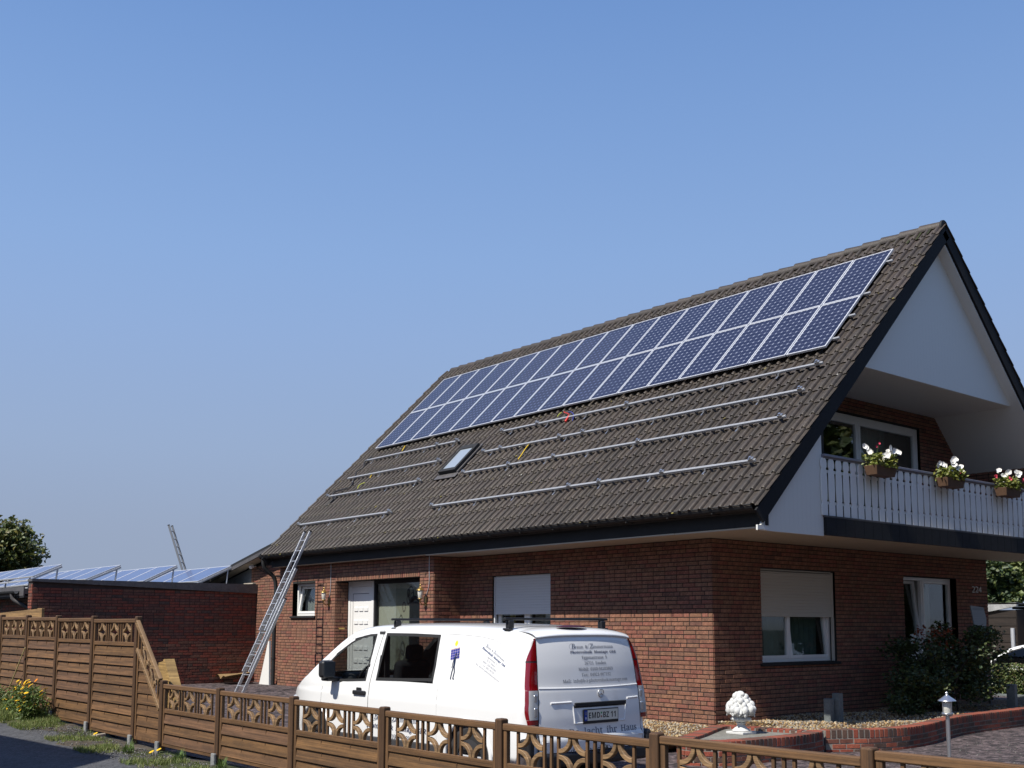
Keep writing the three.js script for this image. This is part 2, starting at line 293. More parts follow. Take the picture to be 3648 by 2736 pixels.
// walls: mortar slabs with openings, bricks in front
add(house, 'wall', poly(rect(-6.85, 0, 0, 3.22), 0.3, [hole(FW)]).translate(0, 0, -0.3), M.mortar);
add(house, 'wall', poly([[-13.6, 0], [DOOR[0], 0], [DOOR[0], DOOR[3]], [DOOR[2], DOOR[3]], [DOOR[2], 0], [-6.85, 0], [-6.85, 3.3], [-13.6, 3.3]], 0.3, [hole(SMALL)]).translate(0, 0, 0.394), M.mortar);
add(house, 'wall', span(-7.15, -6.853, 0, 3.22, -0.003, 0.392), M.mortar);
{ const m = basisM(V(0, 0, 0), nZ, Y, X); // gable wall: u runs back along -z
  add(house, 'wall', poly(rect(0.302, 0, 9.2, 3.22), 0.3, [hole(WA), hole(WB)]).translate(0, 0, -0.3).applyMatrix4(m), M.mortar);
  const UD = [2.55, 3.50, 6.65, 5.8], up = []; // upper wall behind the balcony
  up.push([-0.7, 3.45], [9.9, 3.45], [9.9, yRoof(-9.9) - 0.35], [4.58, RY - 0.4], [-0.7, yRoof(0.7) - 0.35]);
  add(house, 'wall', poly(up, 0.3, [hole(UD)]).translate(0, 0, -0.3).applyMatrix4(m), M.mortar);
  layBricks('house', V(0, 0.1, 0), nZ, Y, X, courses(9.2, 3.16, [shift(WA, 0), shift(WB, 0)].map((h) => [h[0], h[1] - 0.1, h[2], h[3] - 0.1])));
  layBricks('house', V(0, 3.45, -0.7), nZ, Y, X, courses(8.0, 2.66, [[UD[0] - 0.7, 0.06, UD[2] - 0.7, UD[3] - 3.45]]).filter(([u0, , , v1]) => v1 + 3.45 < yRoof(-0.7 - u0) - 0.38));
}
add(house, 'wall', [span(-13.6, -13.3, 0, 3.3, -9.2, 0.392), span(-13.298, -0.302, 0, 3.22, -9.5, -9.202), poly([[-9.9, 3.3], [0.7, 3.3], [0.7, yRoof(0.7) - 0.35], [-4.58, RY - 0.4], [-9.9, yRoof(-9.9) - 0.35]], 0.3).applyMatrix4(basisM(V(-13.3, 0, 0), Z, Y, nX))], M.mortar);
add(house, 'upper_floor', span(-13.29, -0.305, 3.23, 3.4, -9.9, 0.68), M.dark);
const Hc = (h) => [h[0], h[1] - 0.1, h[2], h[3] - 0.1];
layBricks('house', V(-6.85, 0.1, 0), X, Y, Z, courses(6.85, 3.16, [Hc(shift(FW, 6.85))]));
layBricks('house', V(-13.6, 0.03, 0.694), X, Y, Z, courses(6.75, 3.24, [shift(DOOR, 13.6), [-10.82 + 13.6, 2.80, -7.35 + 13.6, 2.90], shift(SMALL, 13.6)].map((h) => [h[0], h[1] - 0.03, h[2], h[3] - 0.03])));
layBricks('house', V(-6.85, 0.03, 0.694), nZ, Y, X, courses(0.694, 3.2, []));
{ const s = []; for (let x = DOOR[0]; x < DOOR[2] - 0.03; x += 0.0723) s.push([x + 0.006, 2.787, x + 0.062, 2.925]); layBricks('house', V(0, 0, 0.694), X, Y, Z, s); }
layBricks('house', V(DOOR[0], 0.03, 0.69), nZ, Y, X, courses(0.33, 2.76, [])); // left reveal of the porch
layBricks('house', V(DOOR[2], 0.03, 0.69), nZ, Y, nX, courses(0.33, 2.76, []));
add(house, 'damp_course', span(-6.85, 0.012, 0.383, 0.392, -0.01, 0.0125), M.black); add(house, 'damp_course', span(-13.6, DOOR[0], 0.383, 0.392, 0.69, 0.7065), M.black);
finishBricks('house', house, 'house', 300, (m) => { const e = m.elements; return e[12] > -3.4 && e[13] < 3.1 && (e[14] > -2.6); });

// windows: all made in a plane (u right, v up, n out of the wall)
function windowIn(o, u, n, w, h, opt = {}) {
  const g = sub(house, opt.name ?? 'window'), m = basisM(o, u, Y, n), A = (name, geos, mat) => add(g, name, mg(geos).applyMatrix4(m), mat);
  const d = opt.depth ?? 0.13, f = opt.f ?? 0.065, fr = [], sash = [], panes = [], cols = opt.cols ?? [0, w], top = opt.top ?? h;
  fr.push(rspan(0, f, 0, h, -d - 0.07, -d), rspan(w - f, w, 0, h, -d - 0.07, -d), rspan(f, w - f, 0, f, -d - 0.07, -d + 0.002), rspan(f, w - f, h - f, h, -d - 0.07, -d + 0.002));
  for (let i = 1; i < cols.length - 1; i++) fr.push(rspan(cols[i] - 0.03, cols[i] + 0.03, f, h - f, -d - 0.068, -d - 0.001));
  for (let i = 0; i < cols.length - 1; i++) {
    const a = cols[i] + (i ? 0.03 : f) - 0.008, b = cols[i + 1] - (i < cols.length - 2 ? 0.03 : f) + 0.008, s = 0.06, z1 = -d + 0.012, z0 = -d - 0.055, y0 = f - 0.008, y1 = h - f + 0.008;
    const parts = [rspan(a, a + s, y0, y1, z0, z1), rspan(b - s, b, y0, y1, z0, z1), rspan(a + s, b - s, y0, y0 + s, z0, z1 - 0.001), rspan(a + s, b - s, y1 - s, y1, z0, z1 - 0.001)], pane = span(a + s - 0.005, b - s + 0.005, y0 + s - 0.005, y1 - s + 0.005, -d - 0.028, -d - 0.022);
    if (opt.tilt === i) { const t = new THREE.Matrix4().makeTranslation(0, y0, -d).multiply(new THREE.Matrix4().makeRotationX(-(opt.angle ?? 0.14))).multiply(new THREE.Matrix4().makeTranslation(0, -y0, d)); parts.forEach((q) => q.applyMatrix4(t)); pane.applyMatrix4(t); }
    sash.push(...parts); panes.push(pane);
  }
  A('frame', fr, opt.mat ?? M.upvc); sash.forEach((q, i) => { if (i % 4 === 0) A('sash', sash.slice(i, i + 4), opt.mat ?? M.upvc); }); panes.forEach((p) => A('pane', p, M.glass));
  A('reveal', [span(-0.004, 0, 0, h, -0.3, -0.004), span(w, w + 0.004, 0, h, -0.3, -0.004), span(0, w, h, h + 0.004, -0.3, -0.004)], M.mortar);
  if (opt.sill) A('sill', rspan(-0.06, w + 0.06, -0.055, -0.006, -0.16, 0.055, 0.008), opt.sillMat ?? M.anthracite);
  if (opt.shutter) { const sl = []; const y0 = opt.shutter; for (let y = y0; y < h - 0.002; y += 0.052) sl.push(rb(w - 0.07, 0.050, 0.016, 0.006, w / 2, Math.min(y + 0.025, h - 0.02), -0.062)); A('roller_shutter', [sl, span(0.03, w - 0.03, y0, h, -0.071, -0.066), rspan(0.004, 0.04, 0, h - 0.01, -0.085, -0.035, 0.004), rspan(w - 0.04, w - 0.004, 0, h - 0.01, -0.085, -0.035, 0.004), rspan(0.035, w - 0.035, y0 - 0.03, y0, -0.072, -0.052, 0.004)], opt.shutterMat ?? M.shutter); }
  if (opt.curtain) { const c = []; for (const [a, b, col] of opt.curtain) { const pts = []; for (let x = a; x <= b + 1e-6; x += 0.03) pts.push([x, -0.36 + 0.025 * Math.sin(x * 42)]); const gq = new THREE.BufferGeometry(), P = []; for (let i = 0; i < pts.length - 1; i++) { const [x0, z0] = pts[i], [x1, z1] = pts[i + 1]; P.push(x0, 0.05, z0, x1, 0.05, z1, x1, h - 0.03, z1, x0, 0.05, z0, x1, h - 0.03, z1, x0, h - 0.03, z0); } gq.setAttribute('position', new THREE.Float32BufferAttribute(P, 3)); gq.computeVertexNormals(); A('curtain', gq, col); } }
  return g;
}
M.shutter = std([0.60, 0.61, 0.62], 0.5); M.shutterBeige = std([0.50, 0.48, 0.42], 0.5);
const net = phys([0.60, 0.60, 0.56], 0.95, { transmission: 0.35, thickness: 0, side: THREE.DoubleSide }), green = std([0.10, 0.14, 0.12], 0.95, { side: THREE.DoubleSide }), grey = std([0.28, 0.28, 0.27], 0.95, { side: THREE.DoubleSide });
windowIn(V(FW[0], FW[1], 0), X, Z, FW[2] - FW[0], FW[3] - FW[1], { cols: [0, 0.95, 1.78], shutter: 1.03, sill: true, curtain: [[0.1, 0.35, std([0.25, 0.22, 0.05], 0.9, { side: THREE.DoubleSide })], [0.95, 1.7, grey]] });
windowIn(V(SMALL[0], SMALL[1], 0.694), X, Z, SMALL[2] - SMALL[0], SMALL[3] - SMALL[1], { tilt: 0, sill: true, angle: 0.16, curtain: [[0.05, 1.05, grey]] });
windowIn(V(0, WA[1], -WA[0]), nZ, X, WA[2] - WA[0], WA[3] - WA[1], { cols: [0, 0.96, 2.2], shutter: 0.82, sill: true, tilt: 1, angle: 0.10, shutterMat: M.shutterBeige, curtain: [[0.5, 2.1, green]] });
windowIn(V(0, WB[1], -WB[0]), nZ, X, WB[2] - WB[0], WB[3] - WB[1], { cols: [0, 0.9, 2.06], sill: true, tilt: 0, angle: 0.10, curtain: [[0.05, 0.5, net], [1.0, 1.65, net]] });
windowIn(V(0, 3.5, -2.55), nZ, X, 4.1, 2.3, { name: 'balcony_door', f: 0.12, cols: [0, 1.92, 4.1], depth: 0.05, curtain: [[0.5, 1.2, net], [2.3, 3.4, green]] });
// porch: white door, sidelight and what shows through it
{
  const zf = 0.344, g = sub(house, 'front_door'), W = 1.11, x0 = -10.82;
  add(g, 'frame', [rspan(x0, x0 + 0.09, 0.02, 2.785, zf - 0.09, zf), rspan(x0 + W - 0.09, x0 + W, 0.02, 2.785, zf - 0.09, zf), rspan(x0 + 0.09, x0 + W - 0.09, 2.66, 2.785, zf - 0.09, zf + 0.002)], M.upvc);
  add(g, 'door_leaf', rspan(x0 + 0.092, x0 + W - 0.092, 0.03, 2.655, zf - 0.07, zf - 0.012), M.upvc);
  add(g, 'panel_groove', [span(x0 + 0.20, x0 + 0.212, 0.25, 2.50, zf - 0.03, zf - 0.0105), span(x0 + 0.212, x0 + 0.90, 2.488, 2.50, zf - 0.03, zf - 0.0105)], M.rubber);
  for (let r = 0; r < 7; r++) for (let c = 0; c < 3; c++) add(g, 'raised_panel', rb(0.17, 0.10, 0.03, 0.013, x0 + 0.36 + c * 0.215, 2.13 - r * 0.30, zf - 0.008), M.upvc);
  add(g, 'handle', [bar(V(x0 + 0.96, 1.02, zf + 0.04), V(x0 + 0.82, 1.02, zf + 0.04), 0.011), bar(V(x0 + 0.96, 1.02, zf - 0.02), V(x0 + 0.96, 1.02, zf + 0.04), 0.011)], M.alu);
  const s = sub(house, 'sidelight'), a = x0 + W + 0.012, b = DOOR[2];
  add(s, 'frame', [rspan(a, a + 0.055, 0.02, 2.70, zf - 0.08, zf), rspan(b - 0.05, b - 0.003, 0.02, 2.70, zf - 0.08, zf), rspan(a, b - 0.003, 2.70, 2.783, zf - 0.08, zf + 0.002), rspan(a + 0.055, b - 0.05, 0.02, 0.12, zf - 0.08, zf - 0.001)], M.dark);
  add(s, 'pane', span(a + 0.05, b - 0.045, 0.11, 2.705, zf - 0.045, zf - 0.04), M.glass);
  const paper = canvasTex(512, 512, (c, w, h) => {
    c.fillStyle = '#a8a08a'; c.fillRect(0, 0, w, h);
    for (let i = 0; i < 46; i++) { const x = rnd() * w, y = rnd() * h, r = rr(10, 34); c.lineWidth = rr(4, 12); c.strokeStyle = ['#2b2620', '#4a4438', '#7a6f58', '#5c4c44'][Math.floor(rnd() * 4)]; c.beginPath(); c.ellipse(x, y, r * 0.8, r, 0, 0, 7); c.stroke(); }
  });
  add(s, 'hallway_wall', span(a - 0.1, -8.94, 0, 2.75, 0.20, 0.23), std([0.42, 0.38, 0.30], 0.9));
  const wp = keep(new THREE.PlaneGeometry(1.85, 2.75)); wp.translate(-8.0, 1.375, 0.235); add(s, 'wallpaper', wp, std([0.8, 0.8, 0.8], 0.9, { map: paper }));
  add(s, 'hallway_wall', span(-7.1, -7.06, 0, 2.75, -0.1, 0.2), std([0.42, 0.38, 0.30], 0.9));
  add(s, 'hallway_cupboard', [rspan(-8.36, -7.94, 0, 2.28, 0.238, 0.272, 0.01), tube([V(-8.33, 2.26, 0.255), V(-8.24, 2.36, 0.255), V(-8.06, 2.34, 0.255), V(-7.97, 2.24, 0.255)], 0.04, 12, 8)], M.black);
  add(house, 'letter_plate', rspan(DOOR[0] + 0.002, DOOR[0] + 0.022, 1.66, 1.70, 0.44, 0.60, 0.004), M.brass);
  add(house, 'porch_step', rspan(-10.80, -7.37, 0.0, 0.05, 0.30, 0.62, 0.008), M.granite);
}
// house number: pale digits on the gable wall
{
  const digit = { 2: [[0, .95], [.2, 1], [.45, .95], [.5, .72], [.4, .52], [.1, .15], [0, 0], [.5, 0]], 4: [[.42, 0], [.42, 1], [0, .3], [.55, .3]] };
  const g = sub(house, 'house_number');
  [2, 2, 4].forEach((d, i) => { const pts = digit[d].map(([a, b]) => V(0.022, 2.49 + b * 0.115, -8.52 - i * 0.14 - a * 0.19)), bars = []; for (let k = 0; k < pts.length - 1; k++) bars.push(bar(pts[k], pts[k + 1], 0.011, 0.011, 6)); add(g, 'digit', bars, M.white); });
}

// roof: deck, lining, tiles, ridge, verges
{
  const deck = (s0, s1, n0, n1, x0, x1, back) => { const g = new THREE.BoxGeometry(x1 - x0, n1 - n0, s1 - s0); g.translate((x0 + x1) / 2, (n0 + n1) / 2, (s0 + s1) / 2); g.applyMatrix4(basisM(V(0, RY, RZ), X, ND, DD)); if (back) { g.scale(1, 1, -1); g.translate(0, 0, 2 * RZ); const ix = g.index; for (let i = 0; i < ix.count; i += 3) { const t = ix.getX(i); ix.setX(i, ix.getX(i + 1)); ix.setX(i + 1, t); } g.computeVertexNormals(); } return g; };
  const roof = add(house, 'roof', [deck(0.04, 8.0, -0.20, -0.045, XL + 0.05, XR - 0.012), deck(0.04, 8.0, -0.20, -0.045, XL + 0.05, XR - 0.012, true)], M.anthracite);
  add(house, 'roof_lining', [deck(0.30, 7.0, -0.29, -0.262, -0.3, XR - 0.013), deck(0.30, 7.95, -0.29, -0.262, -0.3, XR - 0.013, true)], M.boardWhite);
  for (const [x0, x1] of [[XR - 0.010, XR + 0.026], [XL + 0.008, XL + 0.042]]) for (const back of [false, true]) add(roof, 'verge_board', deck(0.10, back ? 8.05 : 8.16, back ? -0.25 : -0.27, -0.028, x0, x1, back), M.slate);
  // one roll tile: 0.2 m cover, 0.366 m gauge
  const prof = [[-0.1035, 0.003], [-0.072, 0], [-0.040, -0.002], [-0.036, 0.016], [-0.027, 0.034], [-0.013, 0.045], [0.003, 0.048], [0.018, 0.044], [0.030, 0.032], [0.038, 0.014], [0.040, -0.004], [0.052, -0.002], [0.078, 0.001], [0.1035, 0.003]];
  const tileGeo = (jit) => {
    const P = [], U = [], L = 0.41, tri = (a, b, c) => { for (const q of [a, b, c]) { P.push(q[0], q[1], q[2]); U.push(q[0] + jit, q[2] + jit * 1.3); } }, rows = [[-L, -0.016], [-0.02, 0.013], [0, 0.008]];
    for (let i = 0; i < prof.length - 1; i++) {
      const [a, ha] = prof[i], [b, hb] = prof[i + 1];
      for (let r = 0; r < 2; r++) { const [z0, y0] = rows[r], [z1, y1] = rows[r + 1], A = [a, ha + y0, z0], B = [b, hb + y0, z0], C = [b, hb + y1, z1], D = [a, ha + y1, z1]; tri(A, D, C); tri(A, C, B); }
      const A = [a, ha + 0.008, 0], B = [b, hb + 0.008, 0], C = [b, hb * 0.86 - 0.014, -0.012], D = [a, ha * 0.86 - 0.014, -0.012]; tri(A, D, C); tri(A, C, B);
    }
    const g = new THREE.BufferGeometry(); g.setAttribute('position', new THREE.Float32BufferAttribute(P, 3)); g.setAttribute('uv', new THREE.Float32BufferAttribute(U, 2)); g.computeVertexNormals();
    // smooth across the roll, keep the nose sharp
    const n = g.attributes.normal, p = g.attributes.position, acc = {}; for (let i = 0; i < p.count; i++) { const nose = n.getZ(i) > 0.8 ? 'n' : 't', k = nose + p.getX(i).toFixed(4) + p.getZ(i).toFixed(3); (acc[k] ??= V(0, 0, 0)).add(V(n.getX(i), n.getY(i), n.getZ(i))); }
    for (let i = 0; i < p.count; i++) { const nose = n.getZ(i) > 0.8 ? 'n' : 't', v = acc[nose + p.getX(i).toFixed(4) + p.getZ(i).toFixed(3)].clone().normalize(); n.setXYZ(i, v.x, v.y, v.z); } return g;
  };
  const TG = [0.1, 0.53, 0.87, 1.21].map(tileGeo), tiles = [], back = [], GA = 0.366, NR = 22;
  for (let r = 0; r < NR; r++) for (let c = 0; c < 78; c++) {
    const x = 1.775 - c * 0.2; if (x < XL - 0.02) continue; const s = 8.09 - r * GA;
    const o = roofAt(x, s, rr(-0.003, 0.003)); const m = basisM(o, X, ND, DD); m.multiply(new THREE.Matrix4().makeRotationY(rr(-0.006, 0.006)));
    const d = o.clone().sub(EYE), sp = o.clone().project(camera); tiles.push({ m, size: Math.abs(sp.x) < 1 ? 1 / d.length() : 0 });
    if (c < 8) back.push(basisM(V(x, RY, RZ).add(V(0, -sinT * s, -cosT * s)), nX, V(0, cosT, -sinT), V(0, -sinT, -cosT)));
  }
  tiles.sort((a, b) => b.size - a.size);
  const tint = () => { const k = rr(0.78, 1.2); return lin(k, k * rr(0.97, 1.02), k * rr(0.94, 1.02)); };
  const tm = [0, 1, 2, 3, 4].map(() => { const m = M.tile.clone(); const k = tint(); m.color.multiply(k); return m; });
  tiles.slice(0, 300).forEach((t, i) => { const q = new THREE.Mesh(TG[i % 4], tm[Math.floor(rnd() * 5)]); q.name = 'roof_tile'; q.castShadow = q.receiveShadow = true; t.m.decompose(q.position, q.quaternion, q.scale); roof.add(q); });
  const rest = tiles.slice(300).map((t) => t.m).concat(back); inst(roof, 'roof_tiling', TG[1], M.tile, rest, rest.map(tint));
  // ridge
  const half = new THREE.CylinderGeometry(0.145, 0.112, 0.425, 14, 1, false, -Math.PI * 0.56, Math.PI * 1.12); half.rotateZ(Math.PI / 2); half.rotateX(-Math.PI / 2 - Math.PI * 0 ); 
  for (let i = 0; i < 38; i++) { const q = new THREE.Mesh(half, tm[i % 5]); q.name = 'ridge_tile'; q.castShadow = q.receiveShadow = true; q.position.set(1.60 - i * 0.398, RY - 0.075 + rr(-0.004, 0.004), RZ); roof.add(q); }
  add(roof, 'ridge_end', bar(V(XR - 0.03, RY - 0.065, RZ), V(XR + 0.008, RY - 0.065, RZ), 0.125, 0.12, 20), M.anthracite);
  add(roof, 'ridge_mortar', [span(XL + 0.1, XR - 0.2, RY - 0.14, RY - 0.05, RZ - 0.115, RZ + 0.115), roofPatch()], std([0.20, 0.20, 0.17], 0.95, { map: T.verge }));
  function roofPatch() { return [[1.62, 0.22, .05, .2], [1.45, 0.30, .04, .26], [1.28, 0.42, .05, .12], [XL + 0.35, 0.2, .3, .06], [XL + 0.2, 0.3, .12, .1]].map(([x, s, w, l]) => { const g = rb(w, 0.012, l, 0.005); return g.applyMatrix4(basisM(roofAt(x, s, 0.022), X, ND, DD)); }); }
  { // moss and bright droppings caught at some tile noses
    const ms = [], cs = [], g = new THREE.IcosahedronGeometry(1, 1); for (let i = 0; i < 240; i++) { const x = 1.775 - Math.floor(rr(0, 77)) * 0.2 + rr(-0.06, 0.06), s = 8.09 - Math.floor(rr(0, 21)) * GA + rr(-0.03, 0.012), r = rr(0.006, 0.02); ms.push(new THREE.Matrix4().compose(roofAt(x, s, 0.016), new THREE.Quaternion().setFromEuler(new THREE.Euler(0.77, rr(0, 6), 0)), V(r * rr(1, 2.4), r * 0.5, r))); const c = rnd() < 0.6 ? [0.22, 0.19, 0.06] : [0.34, 0.33, 0.30]; cs.push(lin(...c)); } inst(roof, 'moss', g, std([1, 1, 1], 0.95), ms, cs);
  }
  // skylight
  const sk = sub(house, 'skylight'), m = basisM(roofAt(-7.88, 5.34, 0.03), X, ND, DD), A = (n, g, mat) => add(sk, n, mg(g).applyMatrix4(m), mat);
  A('frame', [rspan(-0.32, -0.24, 0, 0.12, -0.5, 0.46), rspan(0.24, 0.32, 0, 0.12, -0.5, 0.46), rspan(-0.24, 0.24, 0, 0.121, -0.5, -0.36), rspan(-0.24, 0.24, 0, 0.119, 0.36, 0.46)], M.anthracite);
  A('pane', rspan(-0.245, 0.245, 0.095, 0.103, -0.365, 0.365, 0.003), phys([0.30, 0.33, 0.35], 0.12, { clearcoat: 1, clearcoatRoughness: 0.03 }));
  A('flashing', [rspan(-0.40, 0.40, 0.012, 0.03, 0.46, 0.62, 0.006), rspan(-0.37, -0.322, 0.012, 0.05, -0.55, 0.46, 0.006), rspan(0.322, 0.37, 0.012, 0.05, -0.55, 0.46, 0.006)], M.zinc);
}
// eaves: gutter, fascia, soffit
{
  const pr = []; for (let i = 0; i <= 10; i++) { const a = Math.PI + i / 10 * Math.PI; pr.push([0.072 * Math.cos(a), 0.075 * Math.sin(a)]); } for (let i = 10; i >= 0; i--) { const a = Math.PI + i / 10 * Math.PI; pr.push([0.064 * Math.cos(a), 0.066 * Math.sin(a)]); }
  add(house, 'gutter', [poly(pr, 15.6).rotateY(Math.PI / 2).translate(-13.85, 3.515, 1.115), bar(V(-13.84, 3.522, 1.19), V(1.75, 3.522, 1.19), 0.010), bar(V(-13.845, 3.50, 1.115), V(-13.835, 3.50, 1.115), 0.07, 0.07, 16)], M.anthracite);
  for (let x = -13.4; x < 1.7; x += 0.9) add(house, 'gutter_bracket', [rspan(x - 0.012, x + 0.012, 3.43, 3.447, 0.93, 1.19, 0.003)], M.anthracite);
  add(house, 'fascia', [span(XL, 1.82, 3.225, 3.50, 0.885, 0.915), span(-13.6, -6.87, 3.30, 3.45, 0.40, 0.884)], M.anthracite);
  add(house, 'downpipe', [tube([V(-13.72, 3.45, 1.11), V(-13.72, 3.27, 1.10), V(-13.70, 3.12, 1.0), V(-13.66, 3.0, 0.86), V(-13.645, 2.85, 0.80), V(-13.645, 1.5, 0.80), V(-13.645, 0.02, 0.80)], 0.05, 60, 12), bar(V(-13.645, 2.45, 0.80), V(-13.645, 2.50, 0.80), 0.06, 0.06, 12), bar(V(-13.645, 0.9, 0.80), V(-13.645, 0.95, 0.80), 0.06, 0.06, 12)], M.anthracite);
  add(house, 'soffit', [span(-6.85, 0.0, 3.20, 3.222, 0.012, 0.912), span(0.012, 1.77, 3.198, 3.222, -10.2, 0.905), span(0.0, 0.012, 3.2, 3.222, 0.012, 0.9), span(-13.6, -6.87, 3.22, 3.235, 0.71, 0.912)], M.soffit);
  // gutter-side boxed end under the verge
  add(house, 'fascia', span(1.770, 1.80, 3.16, 3.225, 0.87, 1.12), M.white);
}
// gable cladding: low corner, triangle, and the beam below it
{
  const m = basisM(V(1.752, 0, 0), nZ, Y, X), g = sub(house, 'gable_cladding');
  const topAt = (u) => 4.89 - (u - 0.56) * 0 - Math.max(0, (0.56 - u)) * 1.0545;
  for (let u = -1.09; u < 0.56 - 0.01; u += 0.11) { const a = u + 0.0006, b = Math.min(0.56, u + 0.11) - 0.0006; add(g, 'cladding_board', poly([[a, 3.15], [b, 3.15], [b, topAt(b)], [a, Math.max(3.151, topAt(a))]], 0.024).applyMatrix4(m), M.boardWhite); }
  add(g, 'backing_board', poly([[-1.07, 3.16], [0.55, 3.16], [0.55, 4.86]], 0.018).translate(0, 0, -0.025).applyMatrix4(m), M.boardWhite);
  const m2 = basisM(V(1.60, 0, 0), nZ, Y, X), t = sub(house, 'gable_triangle'), lim = (u) => RY - 0.36 - Math.abs(u - 4.58) * Math.tan(TH);
  for (let u = 1.90; u < 7.25; u += 0.107) { const a = u + 0.0004, b = u + 0.1066, c = 4.58; const top = a < c && b > c ? [[b, lim(b)], [c, lim(c)], [a, lim(a)]] : [[b, lim(b)], [a, lim(a)]]; if (Math.min(lim(a), lim(b)) > 6.13) add(t, 'cladding_board', poly([[a, 6.11], [b, 6.11], ...top], 0.02).applyMatrix4(m2), M.boardWhite); }
  add(t, 'backing_board', poly([[1.86, 6.115], [7.3, 6.115], [4.58, RY - 0.39]], 0.02).translate(0, 0, -0.024).applyMatrix4(m2), M.boardWhite);
  add(house, 'balcony_ceiling', [span(0.012, 1.575, 6.11, 6.14, -7.3, -1.85)], M.boardWhite);
  add(house, 'soffit', span(0.0, 1.6, 3.40, 3.45, -9.9, -0.3), M.concrete);
}
// knee walls of the balcony, bricks facing in
add(house, 'wall', [poly([[0.02, 3.45], [1.55, 3.45], [1.55, 5.30], [0.02, 5.30]], 0.12).translate(0, 0, -8.52), span(0.02, 1.74, 3.45, 4.86, -0.68, -0.585)], M.mortar);
BRICKS.knee = []; layBricks('knee', V(0.02, 3.45, -8.40), X, Y, Z, courses(1.53, 1.85, [])); finishBricks('knee', house, 'house', 0);
// balcony
{
  const bal = sub(house, 'balcony');
  add(bal, 'handrail', [rspan(1.755, 1.838, 4.40, 4.44, -8.60, -0.545), rspan(1.778, 1.81, 4.375, 4.40, -8.60, -0.545, 0.004)], std([0.20, 0.20, 0.24], 0.45));
  add(bal, 'cross_rail', rspan(1.757, 1.780, 4.155, 4.20, -8.6, -0.56, 0.004), M.boardWhite);
  add(bal, 'cross_rail', rspan(1.757, 1.780, 3.655, 3.70, -8.6, -0.56, 0.004), M.boardWhite);
  const half = [[0.085, 0], [0.085, 0.17], [0.060, 0.195], [0.060, 0.215], [0.082, 0.25], [0.090, 0.42], [0.086, 0.60], [0.078, 0.70], [0.060, 0.728], [0.060, 0.742], [0.084, 0.765], [0.088, 0.82], [0.076, 0.875], [0.048, 0.905], [0, 0.915]];
  const pts = half.map(([a, b]) => [a * 0.92, b]).concat(half.slice(0, -1).reverse().map(([a, b]) => [-a * 0.92, b]));
  const g = clean(poly(pts, 0.022, [], 0.004)); g.applyMatrix4(basisM(V(1.782, 3.474, 0), nZ, Y, X));
  for (let i = 0; i < 40; i++) { const q = new THREE.Mesh(g, M.upvc); q.name = 'baluster'; q.castShadow = q.receiveShadow = true; q.position.z = -0.571 - 0.103 - (i - 0.5) * 0.2033 + 0.0; bal.add(q); }
  add(bal, 'sill_strip', rspan(1.70, 1.825, 3.446, 3.472, -8.62, -0.545, 0.004), M.zinc);
  for (let z = -0.562; z > -8.6; z -= 0.262) { const q = rspan(1.80, 1.826, 3.16, 3.445, z - 0.258, z, 0.004); add(bal, 'slate', q, M.slate); }
  add(bal, 'slate_backing', span(1.76, 1.80, 3.165, 3.445, -8.62, -0.57), M.dark);
}
// ------------------------------------------------------------------ solar modules and rails on the roof
const cellsTex = canvasTex(384, 768, (c, w, h) => {
  c.fillStyle = '#868c9c'; c.fillRect(0, 0, w, h); const cw = w / 6, ch = h / 12;
  for (let r = 0; r < 12; r++) for (let i = 0; i < 6; i++) {
    const x = i * cw + 0.9, y = r * ch + 0.9, a = cw - 1.8, b = ch - 1.8, k = 11.5, t = rr(-4, 4); c.fillStyle = `rgb(${32 + t},${34 + t},${56 + t})`;
    c.beginPath(); c.moveTo(x + k, y); c.lineTo(x + a - k, y); c.lineTo(x + a, y + k); c.lineTo(x + a, y + b - k); c.lineTo(x + a - k, y + b); c.lineTo(x + k, y + b); c.lineTo(x, y + b - k); c.lineTo(x, y + k); c.fill();
    c.strokeStyle = 'rgba(110,120,150,0.5)'; c.lineWidth = 1.2; for (const f of [0.33, 0.67]) { c.beginPath(); c.moveTo(x + a * f, y); c.lineTo(x + a * f, y + b); c.stroke(); }
  }
});
cellsTex.anisotropy = 8;
const cellMat = phys([0.9, 0.9, 0.9], 0.35, { map: cellsTex, clearcoat: 0.30, clearcoatRoughness: 0.14, specularIntensity: 0.4 }), frameMat = std([0.66, 0.67, 0.69], 0.38, { metalness: 0.35 });
function moduleProto(name, label, w, h, group, sheetMat = cellMat) {
  const t = thing(name, label, 'solar panel', [0, 0, 0], group), f = 0.024;
  add(t, 'frame', [rspan(-w / 2, -w / 2 + f, 0, 0.04, -h / 2, h / 2, 0.003), rspan(w / 2 - f, w / 2, 0, 0.04, -h / 2, h / 2, 0.003), rspan(-w / 2 + f, w / 2 - f, 0, 0.0395, -h / 2, -h / 2 + f, 0.003), rspan(-w / 2 + f, w / 2 - f, 0, 0.0395, h / 2 - f, h / 2, 0.003)], frameMat);
  const g = new THREE.PlaneGeometry(w - 2 * f + 0.004, h - 2 * f + 0.004); g.rotateX(-Math.PI / 2); g.translate(0, 0.034, 0); add(t, 'cell_sheet', keep(g), sheetMat);
  add(t, 'back_sheet', span(-w / 2 + f, w / 2 - f, 0.020, 0.026, -h / 2 + f, h / 2 - f), M.boardWhite); return t;
}
